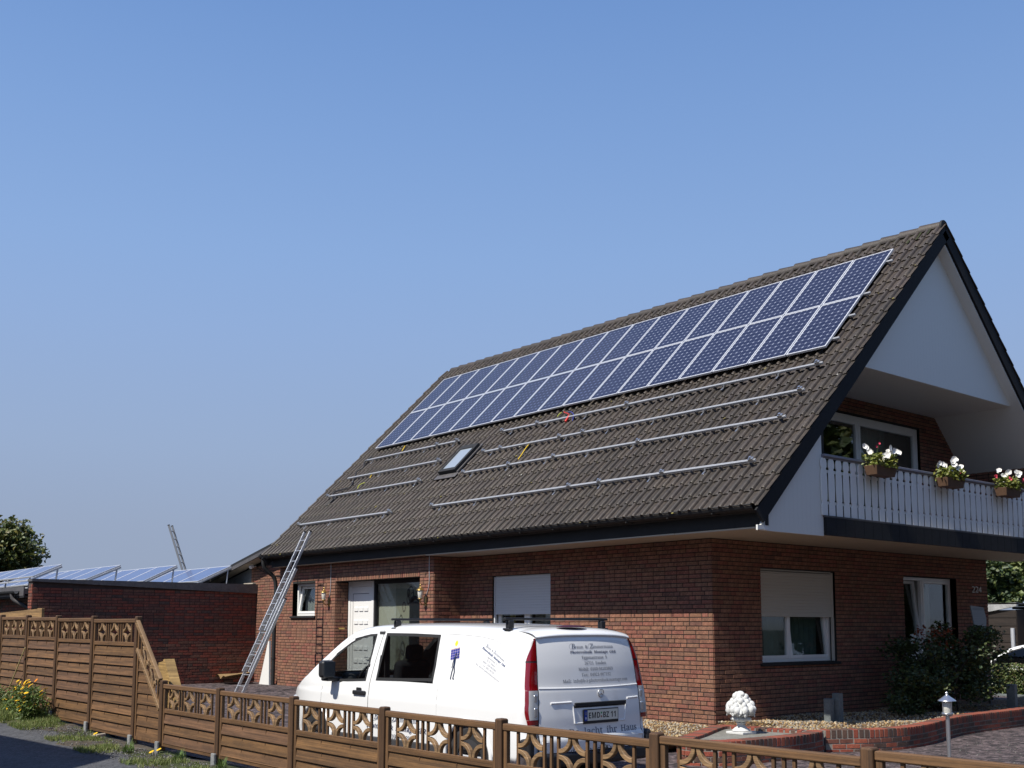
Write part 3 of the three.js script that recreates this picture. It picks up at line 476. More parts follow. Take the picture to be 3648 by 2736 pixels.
{
  const proto = moduleProto('solar_panel', '', 0.806, 1.582, 'solar panels on the steep tiled roof'); let firstOne = true;
  const slope = new THREE.Euler(TH, 0, 0);
  for (let r = 0; r < 2; r++) for (let c = 0; c < 17; c++) {
    const label = `blue solar panel on the tiled roof, ${c < 9 ? ORD[c] + ' from the left' : ORD[16 - c] + ' from the right'} in the ${r ? 'lower' : 'upper'} row`.replace('first from the left', 'leftmost').replace('first from the right', 'rightmost');
    const p = V(-12.883 + (c + 0.5) * 0.828, 8.714, -3.92).addScaledVector(DD, (r + 0.5) * 1.60).addScaledVector(ND, -0.036);
    const t = firstOne ? proto : copyOf(proto, p.toArray(), label); if (firstOne) { t.userData.label = label; t.position.copy(p); firstOne = false; }
    t.rotation.copy(slope);
    for (const s of t.children) s.castShadow = s.receiveShadow = true;
  }
  // rails: profile along x, with brackets to the tiles and small clamps
  function rail(x0, x1, s, label, clamps, group) {
    const o = roofAt((x0 + x1) / 2, s, 0.085), t = thing('mounting_rail', label, 'rail', o.toArray(), group), m = basisM(V(0, 0, 0), X, ND, DD), at = (x, n, d) => roofAt(x, s + d, n), G = (g, x, n, d) => g.applyMatrix4(basisM(at(x, n, d), X, ND, DD));
    add(t, 'rail_profile', [G(rspan(x0, x1, -0.006, 0.030, -0.021, -0.005, 0.003), 0, 0.07, 0), G(rspan(x0, x1, -0.006, 0.030, 0.005, 0.021, 0.003), 0, 0.07, 0), G(rspan(x0, x1, -0.010, 0.010, -0.020, 0.020, 0.003), 0, 0.07, 0)], M.aluMatt);
    for (let x = x0 + 0.35; x < x1; x += 1.2) add(t, 'roof_hook', [G(rspan(-0.016, 0.016, 0.02, 0.066, -0.012, 0.012, 0.003), x, 0, 0.035), G(rspan(-0.016, 0.016, 0.040, 0.048, 0.0, 0.12, 0.003), x, 0, 0.02)], M.steel);
    for (const x of clamps) add(t, 'clamp', [G(rspan(-0.045, 0.045, 0.022, 0.058, -0.03, 0.03, 0.004), x, 0.075, 0), G(rspan(-0.02, 0.02, 0.055, 0.085, -0.02, 0.02, 0.004), x, 0.075, 0)], M.steel);
    return t;
  }
  const sOf = (y) => (RY - (y - 0.09)) / sinT - 0.0, under = [8.415, 7.652, 7.156, 6.656].map((y) => (RY + 0.075 - y) / sinT);
  under.forEach((s, i) => rail(-12.86, 1.295, s, `aluminium rail end sticking out right beside the ${['top of the upper', 'bottom of the upper', 'top of the lower', 'bottom of the lower'][i]} solar panel row`, []));
  const low = [6.150, 5.622, 5.110, 4.325].map((y) => (RY + 0.09 - y) / sinT);
  const word = ['uppermost', 'second from the top', 'third from the top', 'lowest'];
  const cr = [[-7.1, -5.9, -3.2, 1.22], [-7.1, -6.5, -4.6, -3.9, 1.24], [-7.15, -5.6, -4.2, -1.9, 1.22], [-7.2, -2.9, -2.1, -0.6, 1.24]], cl = [[-8.8, -9.6], [-8.8], [-12.95, -8.85], [-13.0, -8.85]];
  low.forEach((s, i) => { rail([-7.13, -7.16, -7.19, -7.24][i], 1.31, s, `long empty aluminium rail right of the skylight, ${word[i]} of four`, cr[i]); rail([-12.88, -12.88, -12.96, -13.03][i], [-8.73, -8.73, -8.79, -8.79][i], s, `short empty aluminium rail left of the skylight, ${word[i]} of four`, cl[i]); });
  // loose cables on the tiles
  const cable = (name, pts, r, mat, label) => { const w = pts.map(([x, s, n]) => roofAt(x, s, n)), at = w[0].toArray(); return one(name, tube(w, r, 30, 6), mat, label, 'cable', at); };
  const yel = std([0.75, 0.50, 0.02], 0.6), yg = std([0.45, 0.50, 0.05], 0.6), rd = std([0.55, 0.02, 0.015], 0.5), bl = std([0.03, 0.04, 0.25], 0.5);
  cable('yellow_cable', [[-5.60, 5.16, 0.055], [-5.57, 5.36, 0.06], [-5.53, 5.56, 0.055], [-5.49, 5.73, 0.06]], 0.009, yel, 'yellow cable lying on the tiles below the second long rail');
  cable('yellow_cable', [[-11.42, 4.07, 0.07], [-11.38, 4.2, 0.06], [-11.33, 4.30, 0.06]], 0.009, yel, 'short yellow cable end under the bottom edge of the solar panels');
  cable('yellow_cable', [[-11.73, 5.20, 0.06], [-11.70, 5.26, 0.065], [-11.69, 5.32, 0.05]], 0.009, yel, 'tiny yellow cable end between the short rails at the left');
  cable('green_cable', [[-11.82, 5.72, 0.05], [-11.86, 5.60, 0.065], [-11.80, 5.54, 0.06], [-11.72, 5.50, 0.055]], 0.008, yg, 'green cable lying over the third short rail at the left');
  cable('green_cable', [[-5.40, 4.12, 0.06], [-5.42, 4.18, 0.065], [-5.44, 4.25, 0.055]], 0.008, yg, 'green cable below the solar panels near the red plug');
  cable('red_cable', [[-5.33, 4.11, 0.06], [-5.20, 4.22, 0.09], [-5.05, 4.30, 0.11], [-4.93, 4.37, 0.10]], 0.010, rd, 'red cable looped over the uppermost long rail');
  cable('blue_cable', [[-5.15, 4.17, 0.06], [-4.95, 4.27, 0.10], [-4.78, 4.41, 0.09], [-4.71, 4.58, 0.055]], 0.010, bl, 'dark blue cable beside the red cable on the rail');
  one('cable_connector', [bar(roofAt(-4.93, 4.40, 0.09), roofAt(-4.94, 4.56, 0.06), 0.022, 0.028, 10)], rd, 'red cable connector hanging below the uppermost long rail', 'connector', roofAt(-4.93, 4.5, 0.07).toArray());
  const black = one('black_cable', [tube([[-12.82, 4.25, 0.06], [-12.80, 4.52, 0.10], [-12.64, 4.77, 0.07], [-12.71, 4.92, 0.10], [-12.57, 5.17, 0.07], [-12.32, 5.60, 0.06], [-12.55, 5.68, 0.08], [-12.84, 5.80, 0.10], [-12.60, 6.04, 0.06], [-12.66, 6.3, 0.055]].map(([x, s, n]) => roofAt(x, s, n)), 0.017, 60, 7)], M.black, 'black cable winding down the tiles at the left verge', 'cable', roofAt(-12.7, 5.2, 0.08).toArray());
}
// ------------------------------------------------------------------ ladders
function ladderThing(label, foot, top, sideDir, secs, mat) {
  const t = thing('ladder', label, 'ladder', foot.toArray()), d = top.clone().sub(foot), L = d.length(); d.normalize(); const n = sideDir.clone().cross(d).normalize();
  for (const [a, b, w, off] of secs) {
    const o = foot.clone().addScaledVector(n, off);
    for (const s of [-1, 1]) { const p = o.clone().addScaledVector(sideDir, s * w / 2); add(t, 'stile', beam(p.clone().addScaledVector(d, a * L), p.clone().addScaledVector(d, b * L), 0.026, 0.07, n, 0.005), mat); add(t, 'end_cap', beam(p.clone().addScaledVector(d, b * L - 0.015), p.clone().addScaledVector(d, b * L + 0.02), 0.03, 0.075, n, 0.005), M.black); }
    for (let k = 0.14; k < (b - a) * L - 0.05; k += 0.28) { const p = o.clone().addScaledVector(d, a * L + k); add(t, 'rung', bar(p.clone().addScaledVector(sideDir, -w / 2), p.clone().addScaledVector(sideDir, w / 2), 0.014, 0.014, 8), mat); }
  }
  return t;
}
ladderThing('long aluminium extension ladder leaning against the front gutter', V(-11.44, 0, 2.885), V(-11.49, 3.94, 1.0), V(1, 0, 0.0), [[0, 0.60, 0.36, 0], [0.17, 0.78, 0.315, 0.055], [0.40, 1, 0.27, 0.11]], M.alu);
ladderThing('grey ladder leaning behind the tilted panels on the flat roof', V(-23.37, 2.4, -1.295), V(-24.0, 5.11, -0.60), V(-0.74, 0, -0.67).normalize(), [[0, 1, 0.33, 0]], std([0.16, 0.17, 0.19], 0.6));
one('white_board', [poly([[-14.39, 0.0], [-13.752, 0.02], [-13.80, 1.36], [-13.86, 1.34]], 0.05).translate(0, 0, 0.80)], M.upvc, 'white pointed board leaning on the wall behind the ladder foot', 'board', [-14.05, 0, 0.82]);
// ------------------------------------------------------------------ wall lanterns and their cables
for (const [x, y, label, cx] of [[-11.09, 2.46, 'white glass wall lantern between small window and front door', -11.02], [-7.11, 2.42, 'white glass wall lantern right of the front door sidelight', -6.99]]) {
  const z = 0.703, t = thing('wall_lantern', label, 'wall lantern', [x, y - 0.15, z]);
  add(t, 'wall_plate', rspan(x - 0.035, x + 0.035, y - 0.26, y - 0.06, z, z + 0.018, 0.006), M.brass);
  add(t, 'bracket', tube([V(x, y - 0.20, z + 0.015), V(x, y - 0.23, z + 0.09), V(x, y - 0.16, z + 0.155), V(x, y - 0.10, z + 0.15)], 0.011, 16, 6), M.brass);
  const gl = lathe([[0.001, -0.10], [0.048, -0.10], [0.066, 0.07], [0.001, 0.07]], 6); gl.translate(x, y, z + 0.15); add(t, 'glass_shade', gl, M.frosted);
  const cap = lathe([[0.085, 0.068], [0.08, 0.08], [0.03, 0.125], [0.012, 0.14], [0.012, 0.165], [0.02, 0.18], [0.001, 0.20]], 12); cap.translate(x, y, z + 0.15); add(t, 'cap', cap, M.brass);
  const bot = lathe([[0.001, -0.15], [0.02, -0.135], [0.055, -0.10], [0.001, -0.098]], 12); bot.translate(x, y, z + 0.15); add(t, 'finial', bot, M.brass);
  one('lantern_cable', tube([V(cx, 3.22, z + 0.012), V(cx, 2.95, z + 0.012), V(cx + 0.005, 2.7, z + 0.012), V(cx - 0.015, 2.55, z + 0.012), V(x + 0.02, 2.38, z + 0.012)], 0.008, 20, 6), M.aluMatt, `thin grey cable running down the bricks to the lantern ${cx < -9 ? 'beside the small window' : 'beside the sidelight'}`, 'cable', [cx, 2.4, z]);
}
// ------------------------------------------------------------------ fences
const zF = 7.85;
function star(cx, cy, w, h, z, d, t = 0.041) { // four quarter rings, back to back
  const out = []; const rx = w / 2, ry = h / 2;
  for (const [sx, sy] of [[-1, 1], [1, 1], [-1, -1], [1, -1]]) {
    const pts = [], N = 9, ox = cx + sx * rx, oy = cy + sy * ry;
    for (let i = 0; i <= N; i++) { const a = i / N * Math.PI / 2; pts.push([ox - sx * (rx - 0.004) * Math.cos(a), oy - sy * (ry - 0.004) * Math.sin(a)]); }
    for (let i = N; i >= 0; i--) { const a = i / N * Math.PI / 2; pts.push([ox - sx * (rx - t) * Math.cos(a), oy - sy * (ry - t) * Math.sin(a)]); }
    out.push(poly(sx * sy > 0 ? pts : pts.slice().reverse(), d, [], 0.004).translate(0, 0, z));
  }
  return out;
}
const FENCE_TONES = [0.84, 0.93, 1, 1.08, 1.17].map((k) => { const m = M.fence.clone(); m.color.multiplyScalar(k); m.color.b *= rr(0.9, 1.25); return m; });
function fencePanel(parent, x0, x1, yb, yt, lat, dy = 0, boards = 0.152) { // lattice height lat under the top rail
  const g = sub(parent, 'fence_panel'), W = x1 - x0, f = 0.045, z0 = zF - 0.022, z1 = zF + 0.022, yl = yt - 0.062 - lat;
  add(g, 'frame', [rspan(x0, x0 + f, yb, yt - 0.002, z0, z1), rspan(x1 - f, x1, yb, yt - 0.002, z0, z1)], M.fenceV);
  add(g, 'frame', [rspan(x0 - 0.004, x1 + 0.004, yt - 0.062, yt, z0 - 0.008, z1 + 0.010, 0.012), rspan(x0 + f, x1 - f, yl - 0.06, yl, z0, z1 - 0.002), rspan(x0 + f, x1 - f, yb, yb + 0.05, z0, z1 - 0.004)], M.fence);
  // lattice: star, spindles, star, spindles, star
  const u = W / 1.76, sw = 0.285 * u, sp = 0.088 * u, s0 = 0.026; let x = x0 + W / 2 - (3 * sw + 8 * sp) / 2 - 0.0, spots = [], stars = [];
  spots.push(x); x += 0.012; for (let k = 0; k < 3; k++) { x += 0.018; stars.push(x + sw / 2); x += sw + 0.018; if (k < 2) { spots.push(x + s0 / 2, x + s0 / 2 + sp, x + s0 / 2 + 2 * sp); x += 2 * sp + s0; } } spots.push(x + s0 / 2);
  const mid = (x0 + x1) / 2, cen = (spots[0] + spots[spots.length - 1]) / 2; spots = spots.map((q) => q + mid - cen); stars = stars.map((q) => q + mid - cen);
  for (const q of spots) add(g, 'spindle', rspan(q - s0 / 2, q + s0 / 2, yl - 0.004, yt - 0.058, zF - 0.012, zF + 0.014, 0.005), M.fenceV);
  for (const q of stars) for (const p of star(q, yl + lat / 2, sw + 0.034, lat + 0.008, zF - 0.022, 0.042)) add(g, 'curved_piece', p, M.arc);
  // lamella boards, each leaning over the next
  const n = Math.round((yl - 0.06 - yb - 0.05) / boards), bh = (yl - 0.06 - yb - 0.05) / n;
  for (let i = 0; i < n; i++) { const y = yb + 0.05 + i * bh; const b = rb(W - 2 * f - 0.002, bh + 0.022, 0.009, 0.004, (x0 + x1) / 2, 0, 0); b.translate(0, (bh + 0.022) / 2, 0); xf(b, 0, 0, 0, -0.19); b.translate(rr(-0.03, 0.03) * 0, y - 0.006, zF + 0.021); const q = add(g, 'board', b, FENCE_TONES[Math.floor(rnd() * 5)]); const uv = q.geometry.attributes.uv, o = rr(0, 1); for (let k = 0; k < uv.count; k++) uv.setXY(k, uv.getX(k) + o, uv.getY(k) + o * 0.7); }
  for (const k of [1 / 3, 2 / 3]) for (let i = 0; i < n; i++) { const xx = x0 + W * k + rr(-0.012, 0.012), y = yb + 0.05 + (i + 1) * bh; add(g, 'batten', rspan(xx - 0.008, xx + 0.008, y - bh * 0.62, y - 0.001, zF - 0.012, zF + 0.010, 0.003), M.post); }
  return g;
}
function fencePost(parent, x, top, foot) {
  const q = sub(parent, 'fence_post');
  add(q, 'post', rspan(x - 0.045, x + 0.045, foot + 0.02, top, zF - 0.046, zF + 0.046, 0.016), M.post);
  add(q, 'concrete_foot', rspan(x - 0.05, x + 0.05, foot - 0.2, foot + 0.15, zF + 0.0475, zF + 0.085, 0.01), M.concrete);
}
{
  const low = thing('garden_fence', 'low brown wooden fence with starred lattice in front of the van', 'fence', [2.2, 0, zF]);
  const xs = [-3.30, -1.476, 0.447, 2.315, 4.162, 5.985, 7.758, 9.55];
  xs.forEach((x, i) => fencePost(low, x, [0.985, 0.965, 0.955, 0.945, 0.950, 0.966, 1.01, 1.06][i], rise(x)));
  for (let i = 0; i < 7; i++) fencePanel(low, xs[i] + 0.052, xs[i + 1] - 0.052, 0.085 + (i === 6 ? 0.04 : 0), [0.935, 0.930, 0.920, 0.910, 0.912, 0.947, 0.995][i], 0.272);
  const tall = thing('privacy_fence', 'tall brown wooden fence with lattice top beside the yellow flowers', 'fence', [-7.5, 0.1, zF]), ts = [-4.33, -6.22, -8.03, -9.78, -11.5, -13.2];
  ts.forEach((x) => fencePost(tall, x, 1.88 + (-4.33 - x) * 0.010, rise(x)));
  for (let i = 0; i < 5; i++) fencePanel(tall, ts[i + 1] + 0.052, ts[i] - 0.052, 0.085 + rise(ts[i]) * 0.95, 1.845 + (-4.33 - ts[i]) * 0.011, 0.285);
  // sloping panel between the two
  const g = sub(tall, 'fence_panel'), x0 = -4.28, x1 = -3.36, slope = (x) => lerp(1.80, 0.98, (x - x0) / (x1 - x0)), low2 = (x) => slope(x) - 0.50;
  add(g, 'frame', [rspan(x0, x0 + 0.045, 0.10, low2(x0) + 0.42, zF - 0.022, zF + 0.022), rspan(x1 - 0.045, x1, 0.10, 0.9, zF - 0.022, zF + 0.022), rspan(x0, x1, 0.10, 0.15, zF - 0.02, zF + 0.018)], M.fenceV);
  add(g, 'sloping_rail', beam(V(x0 - 0.01, slope(x0), zF + 0.03), V(x1 + 0.01, slope(x1), zF + 0.03), 0.06, 0.075, Y, 0.01), M.arc);
  add(g, 'sloping_rail', beam(V(x0, low2(x0) + 0.10, zF + 0.02), V(x1, low2(x1) + 0.10, zF + 0.02), 0.045, 0.06, Y, 0.008), M.arc);
  for (const t of [0.14, 0.34, 0.5, 0.66, 0.86]) { const x = lerp(x0, x1, t); if (t === 0.34 || t === 0.66) { for (const p of star(0, 0, 0.23, 0.30, -0.011, 0.024)) { p.applyMatrix4(new THREE.Matrix4().makeShear(-0.89 * 1, 0, 0, 0, 0, 0)); p.translate(x, slope(x) - 0.215, zF + 0.005); add(g, 'curved_piece', p, M.arc); } } else add(g, 'spindle', rspan(x - 0.013, x + 0.013, low2(x) + 0.1, slope(x), zF - 0.01, zF + 0.014, 0.004), M.fenceV); }
  for (let y = 0.15; y < 1.5; y += 0.155) { const xe = Math.min(x1 - 0.045, x0 + (1.80 - 0.42 - y) / (0.82) * (x1 - x0)); if (xe < x0 + 0.12) break; const b = rb(xe - x0 - 0.05, 0.172, 0.009, 0.004, (x0 + 0.045 + xe) / 2, 0.086, 0); b.rotateX(-0.13); b.translate(0, y, zF + 0.012); add(g, 'board', b, M.fence); }
  for (let i = 0; i < 7; i++) { const y = 0.30 + i * 0.155, xx = -3.86; if (i < 5) add(g, 'batten', rspan(xx - 0.008, xx + 0.008, y - 0.09, y, zF - 0.006, zF + 0.0085, 0.003), M.post); }
}
// ------------------------------------------------------------------ vehicles: a lofted body, x forward from the rear, z = -left
const curve = (pts) => (x) => { if (x <= pts[0][0]) return pts[0][1]; for (let i = 0; i < pts.length - 1; i++) if (x <= pts[i + 1][0]) { const [a, ya] = pts[i], [b, yb] = pts[i + 1], t = (x - a) / (b - a), p0 = pts[Math.max(0, i - 1)], p3 = pts[Math.min(pts.length - 1, i + 2)], m1 = (yb - p0[1]) / (b - p0[0]) * (b - a), m2 = (p3[1] - ya) / (p3[0] - a) * (b - a); const t2 = t * t, t3 = t2 * t; return (2 * t3 - 3 * t2 + 1) * ya + (t3 - 2 * t2 + t) * m1 + (-2 * t3 + 3 * t2) * yb + (t3 - t2) * m2; } return pts[pts.length - 1][1]; };
const inPoly = (x, y, P) => { let c = false; for (let i = 0, j = P.length - 1; i < P.length; j = i++) if ((P[i][1] > y) !== (P[j][1] > y) && x < (P[j][0] - P[i][0]) * (y - P[i][1]) / (P[j][1] - P[i][1]) + P[i][0]) c = !c; return c; };
function loft(B, inset = 0, drop = null) {
  const rings = [], N = 46;
  for (const u of B.stations) {
    const w = B.w(u) - inset, yt = B.top(u) - inset, yb = B.bot(u) + inset, ys = Math.max(yb + 0.15, yt - B.sh(u)), pts = [];
    pts.push([0, yb], [w * 0.5, yb], [w * 0.9, yb + 0.005], [w * 0.985, yb + 0.05]);
    for (let k = 0; k <= 26; k++) { const y = lerp(yb + 0.1, ys, k / 26); pts.push([w * B.tum(y, u), y]); }
    const vs = w * B.tum(ys, u); for (let k = 1; k <= 12; k++) { const a = k / 12 * Math.PI / 2; pts.push([vs * Math.pow(Math.max(0, Math.cos(a)), 0.62), ys + (yt - ys) * Math.pow(Math.sin(a), 0.85)]); }
    rings.push(pts.map(([v, y]) => [u + (B.lean ? B.lean(u, y, v) : 0), y, v]));
  }
  const P = [], I = [], n = rings[0].length, full = 2 * n - 2; // ring: left half up, right half down
  for (const r of rings) { for (let i = 0; i < n; i++) P.push(r[i][0], r[i][1], -r[i][2]); for (let i = n - 2; i > 0; i--) P.push(r[i][0], r[i][1], r[i][2]); }
  const at = (i, j) => i * full + (j % full), q = (k) => [P[3 * k], P[3 * k + 1], P[3 * k + 2]];
  for (let i = 0; i < rings.length - 1; i++) for (let j = 0; j < full; j++) {
    const a = at(i, j), b = at(i + 1, j), c = at(i + 1, j + 1), d = at(i, j + 1);
    if (drop) { const m = [0, 1, 2].map((k) => (q(a)[k] + q(b)[k] + q(c)[k] + q(d)[k]) / 4); if (drop(m[0], m[1], m[2], j, n)) continue; }
    I.push(a, b, c, a, c, d);
  }
  for (const [i, flip] of [[0, 1], [rings.length - 1, 0]]) { const c = P.length / 3, m = [0, 0, 0]; for (let j = 0; j < full; j++) for (let k = 0; k < 3; k++) m[k] += P[3 * at(i, j) + k] / full; P.push(...m); for (let j = 0; j < full; j++) flip ? I.push(c, at(i, j), at(i, j + 1)) : I.push(c, at(i, j + 1), at(i, j)); }
  const g = new THREE.BufferGeometry(); g.setAttribute('position', new THREE.Float32BufferAttribute(P, 3)); g.setIndex(I); g.computeVertexNormals(); return g;
}
const sideV = (B, u, y) => B.w(u) * B.tum(y, u);
// a patch lying on the side of the body inside a polygon in (x, y); side -1 is left
function sidePatch(B, P, off, side, ring = 0) {
  const shape = new THREE.Shape(P.map((p) => new THREE.Vector2(p[0], p[1])));
  if (ring) { const cx = P.reduce((s, p) => s + p[0], 0) / P.length, cy = P.reduce((s, p) => s + p[1], 0) / P.length; const n = P.length, area = P.reduce((s, p, i) => s + p[0] * P[(i + 1) % n][1] - P[(i + 1) % n][0] * p[1], 0) > 0 ? 1 : -1, nor = P.map((p, i) => { const q = P[(i + 1) % n], d = Math.hypot(q[0] - p[0], q[1] - p[1]); return [-(q[1] - p[1]) / d * area, (q[0] - p[0]) / d * area]; }); shape.holes.push(new THREE.Path(P.map((p, i) => { const a = nor[(i + n - 1) % n], b = nor[i], k = ring / (1 + a[0] * b[0] + a[1] * b[1]); return new THREE.Vector2(p[0] + (a[0] + b[0]) * k, p[1] + (a[1] + b[1]) * k); }))); }
  let g = new THREE.ShapeGeometry(shape, 6).toNonIndexed();
  for (let r = 0; r < 3; r++) { const p = g.attributes.position, out = []; for (let i = 0; i < p.count; i += 3) { const a = [p.getX(i), p.getY(i)], b = [p.getX(i + 1), p.getY(i + 1)], c = [p.getX(i + 2), p.getY(i + 2)], m = (s, t) => [(s[0] + t[0]) / 2, (s[1] + t[1]) / 2], ab = m(a, b), bc = m(b, c), ca = m(c, a); for (const t of [[a, ab, ca], [ab, b, bc], [ca, bc, c], [ab, bc, ca]]) for (const s of t) out.push(s[0], s[1], 0); } g = new THREE.BufferGeometry(); g.setAttribute('position', new THREE.Float32BufferAttribute(out, 3)); }
  const p = g.attributes.position; for (let i = 0; i < p.count; i++) p.setZ(i, side * (sideV(B, p.getX(i), p.getY(i)) + off));
  if (side < 0) { const ar = p.array; for (let i = 0; i < ar.length; i += 9) for (let k = 0; k < 3; k++) { const t = ar[i + 3 + k]; ar[i + 3 + k] = ar[i + 6 + k]; ar[i + 6 + k] = t; } }
  g.computeVertexNormals(); return g;
}
function sideDecal(B, x0, x1, y0, y1, off, side, f = null) { // uv 0..1, reading from the left when seen from outside
  const g = new THREE.PlaneGeometry(1, 1, 12, 12), p = g.attributes.position;
  for (let i = 0; i < p.count; i++) { const u = p.getX(i) + 0.5, v = p.getY(i) + 0.5, x = lerp(x0, x1, u), y = lerp(y0, y1, v); p.setXYZ(i, x, y, side * (sideV(B, x, y) + off)); }
  g.computeVertexNormals(); return keep(g);
}
function seam(B, pts, side, w = 0.010) { const out = [], fine = []; for (let i = 0; i < pts.length - 1; i++) { const n = Math.ceil(Math.hypot(pts[i + 1][0] - pts[i][0], pts[i + 1][1] - pts[i][1]) / 0.05); for (let k = 0; k < n; k++) fine.push([lerp(pts[i][0], pts[i + 1][0], k / n), lerp(pts[i][1], pts[i + 1][1], k / n)]); } fine.push(pts[pts.length - 1]); const P = fine.map(([x, y]) => V(x, y, side * (sideV(B, x, y) - 0.0015))); return tube(P, w / 2, P.length * 2, 5); }
function wheel(parent, u, z, r, side, rimMat) {
  const t = sub(parent, 'wheel'), w = 0.21, prof = [[r * 0.62, -w / 2], [r * 0.93, -w / 2], [r * 0.985, -w * 0.40], [r, -w * 0.30], [r, w * 0.30], [r * 0.985, w * 0.40], [r * 0.93, w / 2], [r * 0.62, w / 2]];
  const ty = lathe(prof, 36); ty.rotateX(Math.PI / 2); add(t, 'tyre', ty.translate(u, r, z), M.rubber);
  const rim = [lathe([[0.001, 0.02], [r * 0.18, 0.03], [r * 0.22, 0.0], [r * 0.55, -0.02], [r * 0.62, 0.055], [r * 0.64, 0.06], [r * 0.64, -w / 2]], 36).rotateX(Math.PI / 2 * side).translate(u, r, z + side * 0.03)];
  for (let k = 0; k < 10; k++) { const a = k / 10 * Math.PI * 2; rim.push(bar(V(u + Math.cos(a) * r * 0.2, r + Math.sin(a) * r * 0.2, z + side * 0.05), V(u + Math.cos(a) * r * 0.58, r + Math.sin(a) * r * 0.58, z + side * 0.055), 0.018, 0.022, 6)); }
  add(t, 'rim', rim, rimMat);
}
const paint = phys([0.80, 0.80, 0.79], 0.38, { clearcoat: 1, clearcoatRoughness: 0.05 }), tint = phys([0.62, 0.65, 0.65], 0.02, { transmission: 1, thickness: 0, ior: 1.5 }), tintDark = phys([0.42, 0.44, 0.45], 0.02, { transmission: 1, thickness: 0, ior: 1.5 }), trim = std([0.035, 0.035, 0.038], 0.8), fabric = std([0.028, 0.029, 0.033], 0.95);
{
  const van = thing('delivery_van', 'white panel van with blue company lettering and black roof bars parked behind the low fence', 'van');
  const B = {
    stations: [], w: (u) => 0.94 - (u < 0.11 ? 0.10 * (1 - Math.sqrt(Math.max(0, 1 - ((0.11 - u) / 0.11) ** 2))) : 0) - (u > 4.0 ? 0.24 * Math.pow((u - 4.0) / 1.0, 2.4) : 0),
    top: curve([[0, 1.655], [0.06, 1.69], [0.2, 1.725], [0.8, 1.765], [1.6, 1.785], [2.6, 1.785], [3.1, 1.772], [3.42, 1.712], [3.65, 1.605], [3.85, 1.485], [4.1, 1.33], [4.38, 1.165], [4.58, 1.07], [4.78, 0.98], [4.92, 0.885], [4.99, 0.78]]),
    bot: (u) => u < 0.15 ? 0.36 : u > 4.6 ? 0.30 : 0.30, sh: (u) => u > 4.4 ? 0.085 : 0.095,
    tum: (y) => y < 0.97 ? 1 - 0.010 * smooth(0.60, 0.34, y) - 0.012 * smooth(0.90, 0.955, y) : 0.988 - 0.145 * Math.pow((y - 0.97) / 0.70, 1.35),
    rear: curve([[0.3, -0.06], [0.56, -0.085], [0.62, -0.06], [0.8, -0.055], [1.06, -0.035], [1.12, -0.02], [1.35, 0.012], [1.6, 0.075], [1.7, 0.13]]), lean(u, y, v) { return (this.rear(y) + 0.055 * Math.pow(Math.abs(v ?? 0) / 0.8, 2.4)) * (1 - smooth(0, 0.7, u)); },
  };
  for (let k = 0; k <= 5; k++) B.stations.push(0.11 * (1 - Math.cos(k / 5 * Math.PI / 2)));
  for (let u = 0.16; u < 4.86; u += 0.045) B.stations.push(u); B.stations.push(4.9, 4.94, 4.97, 4.99);
  const FW1 = [[3.86, 1.265], [3.71, 1.378], [3.56, 1.468], [3.42, 1.54], [3.28, 1.592], [3.16, 1.625], [3.02, 1.645], [2.88, 1.652], [2.90, 1.40], [2.95, 1.075], [3.35, 1.055], [3.74, 1.045], [3.88, 1.10]], RW = [[2.68, 1.662], [2.1, 1.66], [1.60, 1.648], [1.585, 1.3], [1.60, 1.12], [2.2, 1.10], [2.735, 1.088], [2.70, 1.4]];
  const axles = [0.95, 4.10], shield = (x, y, z, j, n) => x > 3.52 && x < 4.42 && y > B.top(x) - 0.085 && Math.abs(z) < 0.70;
  const drop = (x, y, z, j, n) => shield(x, y, z, j, n) || (Math.abs(z) > 0.6 && (inPoly(x, y, FW1) || inPoly(x, y, RW))) || axles.some((a) => Math.hypot(x - a, y - 0.33) < 0.385 && Math.abs(z) > 0.4);
  add(van, 'body', loft(B, 0, drop), paint);
  add(van, 'interior_trim', loft({ ...B, stations: B.stations.filter((u) => u > 0.14 && u < 4.5) }, 0.035, (x, y, z, j, n) => shield(x, y, z) || (Math.abs(z) > 0.55 && (inPoly(x, y, FW1) || inPoly(x, y, RW)))), trim);
  for (const s of [-1, 1]) {
    add(van, 'front_window', sidePatch(B, FW1, 0.002, s), tint); add(van, 'window_seal', sidePatch(B, FW1, 0.004, s, 0.028), M.rubber);
    add(van, 'rear_window', sidePatch(B, RW, 0.002, s), tintDark); add(van, 'window_seal', sidePatch(B, RW, 0.004, s, 0.035), M.rubber);
    add(van, 'door_seam', [seam(B, [[2.74, 1.69], [2.80, 1.36], [2.86, 1.03], [2.87, 0.75], [2.87, 0.42]], s), seam(B, [[3.93, 0.97], [3.95, 0.76], [3.93, 0.45]], s, 0.006), seam(B, [[2.74, 1.69], [3.05, 1.685], [3.28, 1.64], [3.52, 1.53], [3.75, 1.40], [3.93, 1.27]], s, 0.005), seam(B, [[2.87, 0.42], [3.4, 0.40], [3.93, 0.45]], s, 0.005), seam(B, [[1.50, 0.40], [1.50, 1.02], [1.50, 1.69]], s > 0 ? s : s, 0.004)], M.rubber);
    add(van, 'panel_bead', [seam(B, [[1.55, 1.662], [1.18, 1.652], [0.85, 1.632], [0.62, 1.60], [0.50, 1.555], [0.44, 1.50]], s, 0.012)], paint);
    const hx = 3.05; add(van, 'door_handle', [rb(0.27, 0.055, 0.035, 0.016, hx, 0.928, s * (sideV(B, hx, 0.92) + 0.012)), rb(0.10, 0.09, 0.02, 0.01, hx + 0.02, 0.945, s * (sideV(B, hx, 0.92) + 0.004))], M.black);
